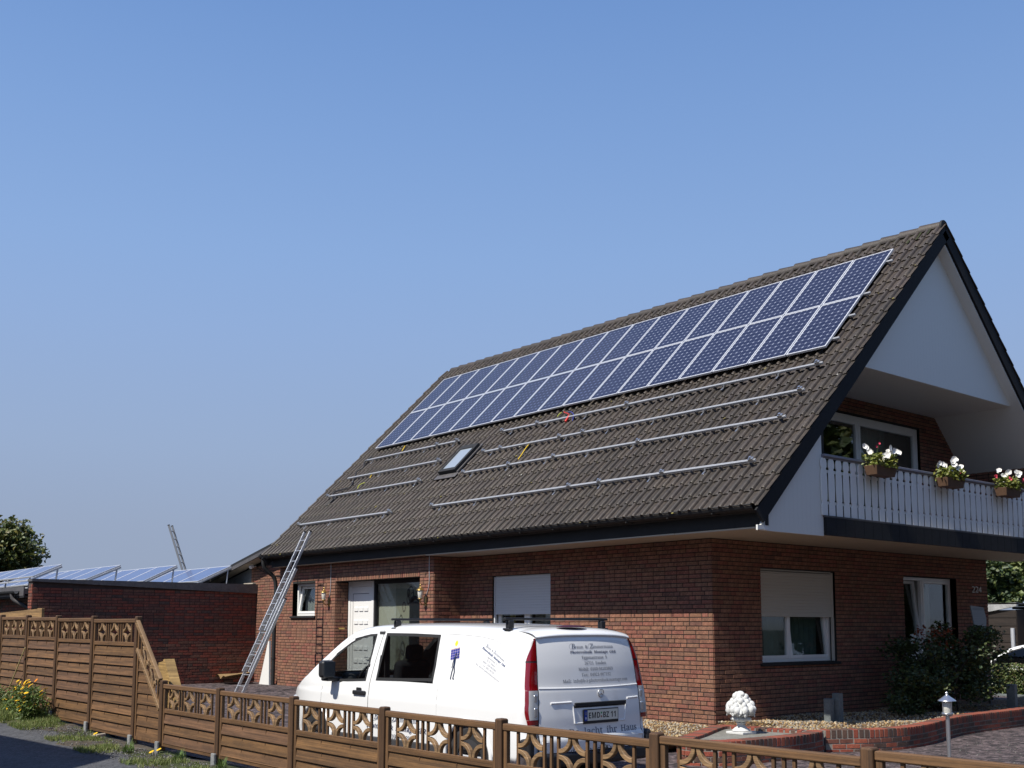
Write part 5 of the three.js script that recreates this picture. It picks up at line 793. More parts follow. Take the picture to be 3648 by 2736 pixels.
// ------------------------------------------------------------------ front beds: low curved walls, gravel, urn, lamp
function smoothPath(pts, closed, n) { const c = new THREE.CatmullRomCurve3(pts.map(([x, z]) => V(x, 0, z)), closed, 'catmullrom', 0.5); return c.getSpacedPoints(n); }
function lowWall(name, label, pts, closed, yTop, yBase, inner) {
  const t = thing(name, label, 'low wall', [pts[0][0], 0, pts[0][1]]), c = new THREE.CatmullRomCurve3(pts.map(([x, z]) => V(x, 0, z)), closed, 'catmullrom', 0.5), len = c.getLength(), b = BASE.get(t), mats = MATS.wall[1];
  const frame = (s) => { const p = c.getPointAt(clamp(s / len, 0, 1)), d = c.getTangentAt(clamp(s / len, 0, 1)), o = V(d.z, 0, -d.x).multiplyScalar(inner); return [p, d, o]; }; // o points outwards
  const back = []; const N = Math.ceil(len / 0.08); for (let i = 0; i < N; i++) { const [p, d, o] = frame(i / N * len), [p2] = frame((i + 1) / N * len); const q = p.clone().addScaledVector(o, -0.102), q2 = p2.clone().addScaledVector(o, -0.102); back.push(beam(q.setY((yTop + yBase) / 2 - 0.004), q2.setY((yTop + yBase) / 2 - 0.004), 0.208, yTop - yBase - 0.009)); }
  add(t, 'mortar_bed', back, M.lightMortar);
  const lay = (s, l, y0, y1, dep, out) => { const [p, d, o] = frame(s + l / 2), ctr = p.clone().addScaledVector(o, out).setY((y0 + y1) / 2); if (b) ctr.sub(b); const q = new THREE.Mesh(BG[Math.floor(rnd() * 4)], mats[pickTint(5)]); q.name = 'brick'; q.castShadow = q.receiveShadow = true; const side = o.clone(), u = Y.clone().cross(side); basisM(ctr, u.multiplyScalar(l), Y.clone().multiplyScalar(y1 - y0), side.multiplyScalar(dep)).decompose(q.position, q.quaternion, q.scale); t.add(q); return q; };
  const cap = new RoundedBoxGeometry(1, 1, 1, 1, 0.06); boxUV(cap); let k = 0;
  for (let s = 0; s < len - 0.05; s += 0.083) { const [p, d, o] = frame(s + 0.04), ctr = p.clone().addScaledVector(o, -0.10).setY(yTop - 0.058 + rr(-0.002, 0.002)); ctr.sub(b); const q = new THREE.Mesh(cap, mats[[0, 3, 0, 1, 4, 0, 3, 2][Math.floor(rnd() * 8)]]); q.name = 'brick'; q.castShadow = q.receiveShadow = true; const u = Y.clone().cross(o); basisM(ctr, u.multiplyScalar(0.066), Y.clone().multiplyScalar(0.118), o.clone().multiplyScalar(0.215)).decompose(q.position, q.quaternion, q.scale); t.add(q); k++; }
  for (let r = 0, y = yTop - 0.128; y - 0.062 > yBase - 0.02 && r < 4; r++, y -= 0.072) for (let s = (r % 2) * 0.10; s < len - 0.08; s += 0.213) lay(s, 0.197, y - 0.058, y, 0.06, 0.007);
  return t;
}
{
  const ring = [[2.66, 1.12], [2.73, 1.72], [2.70, 2.15], [2.67, 2.62], [2.55, 2.98], [2.25, 3.22], [1.92, 3.06], [1.58, 2.39], [1.27, 1.80], [1.05, 1.32], [1.12, 1.02], [1.42, 0.94], [1.87, 0.88], [2.24, 0.78], [2.50, 0.70]];
  lowWall('urn_bed_wall', 'low round brick wall enclosing the pale gravel bed with the white urn', ring, true, 0.305, -0.02, 1);
  const arc = [[2.50, 0.62], [2.66, 0.35], [2.86, 0.0], [2.98, -0.5], [2.97, -1.0], [2.87, -1.6], [2.68, -2.3], [2.52, -3.0], [2.44, -3.8], [2.41, -4.8], [2.37, -5.7], [2.30, -7.2], [2.25, -9.0], [2.2, -11]];
  lowWall('bed_wall', 'low wavy brick wall in front of the bush and granite blocks', arc, false, 0.305, -0.02, -1);
  // pale fill of the urn bed and the gravel between the walls and the house
  const s = new THREE.Shape(smoothPath(ring, true, 60).map((p) => new THREE.Vector2(p.x, -p.z))); const g = new THREE.ShapeGeometry(s); g.rotateX(-Math.PI / 2); g.translate(0, 0.262, 0);
  struct('sand_bed', g, std([0.32, 0.31, 0.27], 0.95, { map: T.mottle, bumpMap: T.fine, bumpScale: 0.006 }));
  const ap = smoothPath(arc, false, 50), bed = [[-4.0, 0], [-4.2, 1.25], [-1.0, 1.55], [0.6, 2.6], [1.3, 2.4], [1.2, 1.6], [1.0, 1.1], [2.4, 0.7]].map(([x, z]) => new THREE.Vector2(x, -z)).concat(ap.map((p) => new THREE.Vector2(p.x - 0.12, -p.z)), [new THREE.Vector2(0, 11), new THREE.Vector2(0.0, 0.02)]);
  const bedG = sheet(-4.3, 2.95, -11, 2.8, 60, 90, () => 0), bp = bedG.attributes.position, inside = (x, z) => inPoly(x, -z, bed.map((v) => [v.x, v.y]));
  const hgt = (x, z) => z > 0.02 && x < 1.2 ? 0.145 - smooth(0.2, 1.5, z) * 0.10 : 0.20 + 0.07 * Math.exp(-((x - 1.2) ** 2 + (z - 0.2) ** 2) / 0.5) + 0.03 * Math.sin(x * 3 + z * 2.1);
  const I = bedG.index.array, keepI = []; for (let i = 0; i < I.length; i += 3) { const x = (bp.getX(I[i]) + bp.getX(I[i + 1]) + bp.getX(I[i + 2])) / 3, z = (bp.getZ(I[i]) + bp.getZ(I[i + 1]) + bp.getZ(I[i + 2])) / 3; if (inside(x, z) && !(x < 0 && z < 0)) keepI.push(I[i], I[i + 1], I[i + 2]); } bedG.setIndex(keepI); for (let i = 0; i < bp.count; i++) bp.setY(i, hgt(bp.getX(i), bp.getZ(i))); bedG.computeVertexNormals();
  struct('gravel_bed', bedG, std([0.34, 0.29, 0.22], 0.9, { map: T.gravel, bumpMap: T.gravelB, bumpScale: 0.012 }));
  const peb = new THREE.IcosahedronGeometry(1, 0), m4 = [], cols = [], q = new THREE.Quaternion(), e = new THREE.Euler(); const pal = [[0.36, 0.26, 0.13], [0.28, 0.25, 0.20], [0.42, 0.35, 0.24], [0.21, 0.18, 0.15], [0.34, 0.22, 0.10]];
  for (let i = 0; i < 26000 && m4.length < 9000; i++) { const x = rr(-3.2, 2.9), z = rr(-7.5, 2.6); if (!inside(x, z) || (x < 0.03 && z < 0.03)) continue; const r = rr(0.009, 0.021); e.set(rr(0, 6), rr(0, 6), rr(0, 6)); q.setFromEuler(e); m4.push(new THREE.Matrix4().compose(V(x, hgt(x, z) + r * 0.35, z), q, V(r * rr(0.8, 1.5), r * rr(0.6, 1), r))); const c = pal[Math.floor(rnd() * 5)], k = rr(0.8, 1.15); cols.push(lin(c[0] * k, c[1] * k, c[2] * k)); }
  const gv = inst(null, 'gravel', peb, std([1, 1, 1], 0.8), m4, cols); gv.userData.label = 'golden pebbles heaped between the house and the low brick walls'; gv.userData.category = 'gravel';
  // loose grit on the drive and soil at the fence foot
  const m5 = [], c5 = []; for (let i = 0; i < 5200; i++) { const soil = i < 3400, x = soil ? rr(-8, 6) : rr(3, 9), z = soil ? 7.95 + Math.pow(rnd(), 1.6) * 0.75 : rr(-4, 6), r = rr(0.004, 0.013); e.set(rr(0, 6), rr(0, 6), rr(0, 6)); q.setFromEuler(e); m5.push(new THREE.Matrix4().compose(V(x, (soil ? rise(x) + 0.012 : 0.0) + r * 0.3, z), q, V(r * rr(0.8, 1.6), r * rr(0.5, 1), r))); const k = soil ? rr(0.06, 0.20) : rr(0.06, 0.14); c5.push(lin(k, k * 0.96, k * 0.9)); }
  const grit = inst(null, 'grit', peb, std([1, 1, 1], 0.9), m5, c5); grit.userData.label = 'grey grit scattered on the soil along the fence foot'; grit.userData.category = 'grit';
}
// white urn heaped with plaster fruit
{
  const o = [1.80, 0.262, 1.60], t = thing('garden_urn', 'white plaster urn heaped with fruit on the pale gravel bed', 'urn', o), at = (g) => g.translate(...o);
  add(t, 'plinth', at(rb(0.30, 0.035, 0.30, 0.008, 0, 0.016, 0)), M.plaster);
  add(t, 'foot', at(lathe([[0.001, 0.034], [0.130, 0.034], [0.125, 0.05], [0.07, 0.095], [0.052, 0.125], [0.05, 0.135], [0.066, 0.142], [0.066, 0.152], [0.05, 0.16], [0.001, 0.16]], 28)), M.plaster);
  add(t, 'bowl', at(lathe([[0.04, 0.155], [0.085, 0.172], [0.122, 0.205], [0.118, 0.225], [0.10, 0.245], [0.112, 0.262], [0.14, 0.272], [0.14, 0.285], [0.001, 0.285]], 28)), M.plaster);
  const knob = []; for (let k = 0; k < 10; k++) { const a = k / 10 * 6.283; knob.push(new THREE.SphereGeometry(1, 10, 8).scale(0.034, 0.026, 0.034).translate(Math.cos(a) * 0.112, 0.205, Math.sin(a) * 0.112)); } add(t, 'gadroon', knob.map((g) => at(g)), M.plaster);
  add(t, 'fruit_core', at(lathe([[0.001, 0.28], [0.15, 0.29], [0.165, 0.34], [0.13, 0.43], [0.08, 0.50], [0.05, 0.555], [0.001, 0.56]], 20)), M.plaster);
  const sph = (x, y, z, a, b, c, rz = 0, ry = 0) => { const g = new THREE.SphereGeometry(1, 14, 10); g.scale(a, b, c); g.rotateZ(rz); g.rotateY(ry); return g.translate(x + o[0], y + o[1], z + o[2]); };
  for (const [y, r, n, s] of [[0.325, 0.172, 12, 0.048], [0.385, 0.145, 10, 0.050], [0.445, 0.112, 8, 0.044], [0.50, 0.072, 6, 0.038]]) for (let k = 0; k < n; k++) { const a = (k + rr(-0.2, 0.2)) / n * 6.283, q = s * rr(0.8, 1.15); add(t, 'fruit', sph(Math.cos(a) * r, y + rr(-0.012, 0.012), Math.sin(a) * r, q, q * rr(1.0, 1.45), q * 0.9, rr(-0.5, 0.5), -a), M.plaster); }
  for (let k = 0; k < 26; k++) { const a = rr(0, 6.283), y = rr(0.27, 0.34), r = 0.185 + rr(-0.01, 0.012), g = new THREE.SphereGeometry(1, 8, 6); g.scale(0.012, 0.042, 0.024); g.rotateZ(rr(0.1, 0.5)); g.rotateY(-a); add(t, 'plaster_leaf', g.translate(o[0] + Math.cos(a) * r, o[1] + y, o[2] + Math.sin(a) * r), M.plaster); }
  const gr = []; for (let k = 0; k < 40; k++) { const a = rr(0, 6.283); gr.push(sph(Math.cos(a) * 0.155, rr(0.255, 0.30), Math.sin(a) * 0.155, 0.016, 0.016, 0.016)); } add(t, 'grapes', gr, M.plaster);
  add(t, 'top_fruit', [sph(0, 0.548, 0, 0.058, 0.042, 0.058), sph(0.05, 0.545, 0.02, 0.035, 0.03, 0.03), sph(-0.04, 0.555, 0.03, 0.03, 0.025, 0.03)], M.plaster);
}
// garden lamp on a steel post
{
  const x = 5.63, z = 3.0, t = thing('garden_lamp', 'steel garden lamp with white glass and hat roof standing on the drive', 'garden lamp', [x, 0, z]);
  add(t, 'post', bar(V(x, 0, z), V(x, 0.83, z), 0.021, 0.021, 16), M.steel); add(t, 'base_plate', lathe([[0.001, 0.0], [0.07, 0.0], [0.07, 0.008], [0.03, 0.02], [0.001, 0.02]], 20).translate(x, 0.0, z), M.steel);
  add(t, 'collar', lathe([[0.001, 0.82], [0.048, 0.82], [0.058, 0.84], [0.058, 0.856], [0.001, 0.856]], 20).translate(x, 0, z), M.steel);
  add(t, 'glass_shade', lathe([[0.001, 0.856], [0.043, 0.856], [0.047, 0.975], [0.001, 0.975]], 20).translate(x, 0, z), M.frosted);
  for (let k = 0; k < 4; k++) { const a = k / 4 * 6.283 + 0.4; add(t, 'cage_bar', bar(V(x + Math.cos(a) * 0.054, 0.85, z + Math.sin(a) * 0.054), V(x + Math.cos(a) * 0.058, 0.985, z + Math.sin(a) * 0.058), 0.004, 0.004, 6), M.steel); }
  add(t, 'hat', lathe([[0.093, 0.975], [0.088, 0.985], [0.045, 1.015], [0.016, 1.035], [0.012, 1.05], [0.017, 1.062], [0.001, 1.075]], 24).translate(x, 0, z), M.steel);
}
for (const [x, z, h, w, label] of [[1.30, -1.50, 0.52, 0.13, 'taller grey granite block beside the gable window, right of the pair'], [1.255, -1.32, 0.44, 0.12, 'shorter grey granite block beside the gable window, left of the pair'], [1.55, -6.9, 0.50, 0.16, 'grey granite block standing under the bush near the sign post'], ]) one('granite_block', rb(w, h, 0.13, 0.008, x, 0.16 + h / 2, z, 0, 0.1, 0), M.granite, label, 'granite block', [x, 0.16, z]);
// notice board on a leaning post
{
  const x = 0.8, t = thing('notice_board', 'pale notice board on a leaning grey post behind the bush', 'notice board', [x, 0.15, -7.6]);
  const tx = canvasTex(256, 384, (c, w, h) => { c.fillStyle = '#aab2b6'; c.fillRect(0, 0, w, h); c.fillStyle = '#8a9296'; for (let i = 0; i < 9; i++) { c.globalAlpha = 0.35; c.fillRect(24, 110 + i * 27, 150 + (i * 37) % 60, 9); } c.globalAlpha = 0.4; c.fillStyle = '#77828a'; c.fillRect(30, 34, 190, 36); c.globalAlpha = 1; });
  const zs = [[1.68, -7.03], [1.68, -7.46], [1.92, -7.49], [2.14, -7.39], [2.17, -6.87]], y0 = Math.min(...zs.map((p) => p[0])), g = poly(zs.map(([y, z]) => [-z, y]), 0.02, [], 0.003), uv = g.attributes.uv, p = g.attributes.position, z0 = Math.min(...zs.map((p) => -p[1])), z1 = Math.max(...zs.map((p) => -p[1])), yt = Math.max(...zs.map((p) => p[0]));
  for (let i = 0; i < uv.count; i++) uv.setXY(i, (p.getX(i) - z0) / (z1 - z0), (p.getY(i) - y0) / (yt - y0)); g.applyMatrix4(basisM(V(x, 0, 0), nZ, Y, X)); add(t, 'board', keep(g), std([0.62, 0.62, 0.62], 0.6, { map: tx }));
  add(t, 'post', beam(V(x - 0.03, 2.0, -7.16), V(x - 0.03, 0.12, -7.62), 0.055, 0.055, X, 0.006), M.zinc);
}
// neighbouring buildings at the right
{
  const t = thing('flat_shed', 'dark shed with pale roof edge beyond the gable corner', 'shed', [-3.6, 0, -18]);
  add(t, 'wall', [span(-9, -3.55, -0.15, 2.25, -18.3, -18.0), span(-3.8, -3.55, -0.15, 2.25, -22, -18.3)], std([0.045, 0.032, 0.026], 0.9, { map: T.mottle }));
  add(t, 'roof_edge', poly([[-4.55, 2.165], [-3.50, 2.36], [-3.50, 2.47], [-4.55, 2.44], [-9, 2.4], [-9, 2.1]], 0.12).translate(0, 0, -18.02), std([0.50, 0.50, 0.49], 0.6, { map: T.mottle }));
  add(t, 'roof', span(-9, -3.5, 2.42, 2.46, -22, -17.9), M.zinc); add(t, 'downpipe', bar(V(-3.66, -0.1, -17.93), V(-3.66, 1.72, -17.93), 0.06, 0.06, 12), M.aluMatt);
  for (let y = 0.1; y < 2.1; y += 0.24) add(t, 'plank', rspan(-8.9, -3.56, y, y + 0.225, -17.998, -17.975, 0.006), std([0.040, 0.028, 0.022], 0.85, { map: T.wood }));
  const c = thing('timber_carport', 'timber carport with orange braced post behind the parked car', 'carport', [-4, 0, -19.3]);
  add(c, 'roof_beam', rspan(-4.15, 0.5, 2.06, 2.28, -19.4, -19.2), std([0.12, 0.055, 0.035], 0.8, { map: T.wood })); add(c, 'post', rspan(-4.10, -3.99, -0.1, 2.06, -19.36, -19.25), M.pine); add(c, 'brace', [beam(V(-4.02, 1.55, -19.3), V(-3.55, 2.06, -19.3), 0.07, 0.07, Y, 0.006)], M.pine); add(c, 'roof', span(-4.2, 0.5, 2.29, 2.36, -23, -19.1), M.zinc); add(c, 'post', rspan(0.3, 0.41, -0.1, 2.06, -19.36, -19.25), M.pine);
  for (let y = 0.0, k = 0; y < 1.70; y += 0.19, k++) add(c, 'plank', rspan(-3.98, 0.3, y, y + 0.18, -19.5, -19.47, 0.006), std([0.50, 0.42, 0.29], 0.85, { map: T.wood }));
}
// the flat-roofed building across the road that shades the asphalt
{
  const n = thing('shading_building', 'brick building across the road whose roof corner shades the asphalt', 'building', [-8, 0, 18]), fp = [[-3.04, -13.1], [-1.78, -14.4], [-1.78, -23], [-18.6, -23], [-18.6, -16.15]];
  const g = poly(fp.slice().reverse(), 5.75).rotateX(-Math.PI / 2); add(n, 'wall', g, std([0.34, 0.15, 0.08], 0.9, { map: T.brick })); const r = poly(fp.slice().reverse(), 0.25).rotateX(-Math.PI / 2).translate(0, 5.751, 0); add(n, 'roof', r, M.zinc);
  for (const x of [-16, -12.5, -9, -5.5]) { add(n, 'window', rb(1.2, 1.3, 0.06, 0.01, x, 1.7, 13.02 - (x + 3.04) * 0.196, 0, 0.194, 0), M.upvc); }
}
// ------------------------------------------------------------------ plants
const leafGeo = (w, l, fold) => { const P = [[0, 0, 0], [w, fold, l * 0.45], [0, 0, l], [-w, fold, l * 0.45], [0, -fold * 0.4, l * 0.45]], I = [[0, 4, 1], [4, 2, 1], [0, 3, 4], [4, 3, 2]], a = []; for (const t of I) for (const k of t) a.push(...P[k]); const g = new THREE.BufferGeometry(); g.setAttribute('position', new THREE.Float32BufferAttribute(a, 3)); g.computeVertexNormals(); return g; };
const leafMat = (rough = 0.55, tr = 0.3) => phys([1, 1, 1], rough, { transmission: tr, thickness: 0, side: THREE.DoubleSide });
const LM = leafMat();
function rq() { return new THREE.Quaternion().setFromEuler(new THREE.Euler(rr(-1.2, 1.2), rr(0, 6.283), rr(-0.9, 0.9))); }
function scatter(n, fn, size, pal) { const ms = [], cs = []; let guard = 0; while (ms.length < n && guard++ < n * 12) { const p = fn(); if (!p) continue; const k = size * rr(0.7, 1.3); ms.push(new THREE.Matrix4().compose(p, rq(), V(k, k, k))); const c = pal[Math.floor(rnd() * pal.length)], b = rr(0.75, 1.25); cs.push(lin(c[0] * b, c[1] * b, c[2] * b)); } return [ms, cs]; }
const GREEN = [[0.075, 0.105, 0.022], [0.095, 0.125, 0.025], [0.055, 0.085, 0.024], [0.13, 0.135, 0.025]], DARK = [[0.030, 0.055, 0.020], [0.040, 0.070, 0.022], [0.055, 0.085, 0.020], [0.085, 0.11, 0.025]];
function treeThing(label, x, z, h, crown, clumps, leaves, size, pal, group) {
  const t = thing('leafy_tree', label, 'tree', [x, 0, z], group), limbs = [bar(V(x, -0.1, z), V(x + 0.1, h * 0.5, z), h * 0.035, h * 0.02, 10)];
  const cl = []; for (let i = 0; i < clumps; i++) { const a = rr(0, 6.283), e = Math.acos(rr(-0.55, 1)), r = Math.pow(rnd(), 0.4) * 0.82; cl.push([x + Math.cos(a) * Math.sin(e) * crown[0] * r, crown[2] + Math.cos(e) * crown[1] * r, z + Math.sin(a) * Math.sin(e) * crown[0] * r, rr(0.16, 0.30) * crown[0]]); }
  cl.forEach(([a, b, c], i) => { if (i % 2 === 0) limbs.push(bar(V(x + 0.1, h * 0.4, z), V(a, b, c), h * 0.010, 0.02, 6)); });
  add(t, 'trunk', limbs, M.bark);
  const [ms, cs] = scatter(leaves, () => { const [a, b, c, r] = cl[Math.floor(rnd() * cl.length)], th = rr(0, 6.283), ph = Math.acos(rr(-1, 1)), q = r * Math.pow(rnd(), 0.5); return V(a + q * Math.sin(ph) * Math.cos(th), b + 0.85 * q * Math.cos(ph), c + q * Math.sin(ph) * Math.sin(th)); }, size, pal);
  inst(t, 'crown', leafGeo(0.42, 1, 0.14), LM, ms, cs); return t;
}
treeThing('round green tree rising behind the panels on the garage roof', -53.5, -1.8, 8.2, [3.9, 3.1, 5.1], 90, 22000, 0.28, [...GREEN, [0.14, 0.12, 0.015]]);
treeThing('bright green tree beyond the gable corner above the carport', -13.6, -44.5, 9, [5.2, 4.2, 5.0], 60, 12000, 0.34, [[0.13, 0.17, 0.04], [0.15, 0.18, 0.045], [0.10, 0.135, 0.035]]);
treeThing('dark green tree close behind the gable corner', -10.2, -27.5, 5.6, [2.5, 2.1, 3.3], 44, 8000, 0.22, [[0.035, 0.065, 0.022], [0.05, 0.085, 0.02], [0.09, 0.115, 0.02]]);
treeThing('pale green tree filling the gap right of the carport', -3.5, -47, 9, [5.0, 4.0, 4.6], 50, 9000, 0.36, [[0.13, 0.17, 0.045], [0.14, 0.175, 0.045]]);
// the neighbour's trees on the far side of the drive, which keep the open sky off the gable
treeThing('tall tree on the far side of the drive facing the gable wall', 13.5, -9.5, 11, [4.4, 5.0, 5.6], 70, 9000, 0.55, GREEN);
treeThing('broad tree on the far side of the drive facing the balcony', 14.5, -2.0, 10, [4.4, 4.8, 5.2], 70, 9000, 0.55, GREEN);
treeThing('large tree beyond the right end of the low fence', 19.5, 4.5, 11, [4.8, 5.2, 5.6], 70, 9000, 0.6, GREEN);
treeThing('tree on the far side of the drive behind the gable', 10.5, -18.5, 11, [4.2, 5.0, 5.4], 70, 8000, 0.55, GREEN);
{ // dark bush in the bed before the gable
  const t = thing('leafy_bush', 'big dark green bush growing in the bed before the gable wall', 'bush', [1.15, 0.2, -5.0]), st = [], cl = [];
  for (let i = 0; i < 30; i++) { const a = rr(0, 6.283), top = V(1.15 + Math.cos(a) * rr(0.1, 0.85), rr(0.6, 1.9), -5.2 + Math.sin(a) * rr(0.3, 1.95)); top.y = clamp(2.05 - Math.max(0, top.z + 5.7) * 0.52 - Math.max(0, -5.9 - top.z) * 0.55 + rr(-0.5, 0.12), 0.3, 2.1); st.push(tube([V(1.15 + rr(-0.15, 0.15), 0.15, -5.0 + rr(-0.4, 0.4)), V(lerp(1.15, top.x, 0.4), top.y * 0.6, lerp(-5, top.z, 0.5)), top], 0.012, 8, 5)); cl.push([top.x, top.y - 0.12, top.z, rr(0.14, 0.30)]); for (let k = 0; k < 2; k++) cl.push([lerp(1.15, top.x, 0.75), top.y * rr(0.35, 0.8), lerp(-5, top.z, 0.8) + rr(-0.15, 0.15), rr(0.25, 0.42)]); }
  add(t, 'stem', st, M.bark);
  const [ms, cs] = scatter(11500, () => { const [a, b, c, r] = cl[Math.floor(rnd() * cl.length)], th = rr(0, 6.283), ph = Math.acos(rr(-1, 1)), q = r * Math.pow(rnd(), 0.5), p = V(a + q * Math.sin(ph) * Math.cos(th), b + 0.8 * q * Math.cos(ph), c + q * Math.sin(ph) * Math.sin(th)); return p.y > 0.16 && p.x > 0.04 ? p : null; }, 0.075, DARK);
  inst(t, 'foliage', leafGeo(0.34, 1, 0.12), LM, ms, cs);
  const red = scatter(120, () => V(1.0 + rr(-0.3, 0.4), rr(1.35, 1.75), -5.1 + rr(-0.5, 0.45)), 0.07, [[0.25, 0.05, 0.015], [0.18, 0.05, 0.015]]); inst(t, 'reddish_leaves', leafGeo(0.34, 1, 0.12), LM, ...red);
}
{ // clipped hedge
  const t = thing('clipped_hedge', 'low clipped green hedge in front of the white car', 'hedge', [1, 0, -14.3]);
  add(t, 'hedge_core', [rb(14, 0.62, 0.7, 0.05, 4.7, 0.33, -14.35)], std([0.02, 0.035, 0.012], 0.95));
  const [ms, cs] = scatter(14000, () => { const x = rr(-2.35, 5), f = rnd(); return f < 0.62 ? V(x, rr(0.0, 0.78), -13.95 + rr(-0.07, 0.03)) : f < 0.9 ? V(x, 0.76 + rr(-0.08, 0.04), rr(-14.75, -13.95)) : V(-2.35 + rr(-0.05, 0.05), rr(0, 0.78), rr(-14.75, -13.95)); }, 0.055, [[0.085, 0.125, 0.022], [0.06, 0.095, 0.018], [0.11, 0.14, 0.02], [0.10, 0.075, 0.02]]);
  inst(t, 'foliage', leafGeo(0.42, 1, 0.12), LM, ms, cs);
  struct('kerb_strip', rspan(-2.5, 14, -0.02, 0.05, -13.75, -13.6), M.granite);
}
// flower boxes hung on the balcony rail
{
  const pot = std([0.16, 0.085, 0.045], 0.8, { map: T.mottle }), pw = std([0.80, 0.78, 0.74], 0.6, { side: THREE.DoubleSide }), pk = std([0.55, 0.05, 0.09], 0.6, { side: THREE.DoubleSide });
  const bloomGeo = () => { const P = [], n = 10; for (let k = 0; k < n; k++) { const a = k / n * 6.283, b = (k + 1) / n * 6.283, r = 0.05 * (k % 2 ? 1 : 0.9), r2 = 0.05 * (k % 2 ? 0.9 : 1); P.push(0, 0, -0.015, Math.cos(a) * r, Math.sin(a) * r, 0.012, Math.cos(b) * r2, Math.sin(b) * r2, 0.012); } const g = new THREE.BufferGeometry(); g.setAttribute('position', new THREE.Float32BufferAttribute(P, 3)); g.computeVertexNormals(); return g; }, bg = clean(bloomGeo());
  [[-1.89, 'left flower box on the balcony rail with white petunias spilling over', 'WWWWWWWPW'], [-4.11, 'middle flower box on the balcony rail with a tall bunch of white petunias', 'PWWWWWWWW'], [-6.24, 'right flower box on the balcony rail with mixed white and pink petunias', 'PWWWWWWPPW']].forEach(([z, label, kinds], bi) => {
    const t = thing('flower_box', label, 'flower box', [1.97, 4.18, z]), b = BASE.get(t);
    const pr = [[-0.095, 0], [0.095, 0], [0.12, 0.155], [-0.12, 0.155]]; const g = poly(pr, 0.62, [], 0.006); g.translate(0, 0, -0.31); const p = g.attributes.position; for (let i = 0; i < p.count; i++) { p.setZ(i, p.getZ(i) * (0.86 + 0.14 * p.getY(i) / 0.155)); } g.computeVertexNormals(); g.translate(1.985, 4.185, z); add(t, 'planter', g, pot);
    add(t, 'hanger', [rspan(1.80, 1.89, 4.44, 4.449, z - 0.22, z - 0.20, 0.002), rspan(1.80, 1.89, 4.44, 4.449, z + 0.20, z + 0.22, 0.002)], M.zinc);
    const tips = [...kinds].map((k, i) => [k, V(1.99 + rr(-0.10, 0.16), 4.44 + rr(0.02, 0.22) + (bi === 1 ? 0.03 : 0), z + lerp(-0.36, 0.36, (i + 0.5) / kinds.length) + rr(-0.05, 0.05))]), st = [];
    tips.forEach(([k, q]) => st.push(tube([V(1.985, 4.33, lerp(z, q.z, 0.6)), V(lerp(1.985, q.x, 0.5), lerp(4.33, q.y, 0.6), lerp(z, q.z, 0.85)), q], 0.005, 8, 5))); add(t, 'stem', st, M.stem);
    const [ms, cs] = scatter(520, () => V(1.985 + rr(-0.12, 0.15), 4.33 + Math.pow(rnd(), 1.4) * 0.20, z + rr(-0.33, 0.33) * (1 - 0.2 * rnd())), 0.065, [[0.17, 0.20, 0.02], [0.13, 0.17, 0.02], [0.22, 0.22, 0.03]]); inst(t, 'foliage', leafGeo(0.34, 1, 0.12), LM, ms, cs);
    tips.forEach(([k, q]) => { const c = rr(0.8, 1.15); for (let j = 0; j < 2; j++) { const m = new THREE.Mesh(bg, k === 'W' ? pw : pk); m.name = 'bloom'; m.castShadow = m.receiveShadow = true; m.position.copy(q).sub(b).add(V(rr(-0.03, 0.04), rr(-0.03, 0.03), rr(-0.05, 0.05))); m.rotation.set(rr(-0.7, 0.2), rr(0.2, 1.7), 0); m.scale.setScalar(k === 'W' ? c : c * 0.6); t.add(m); } });
  });
}
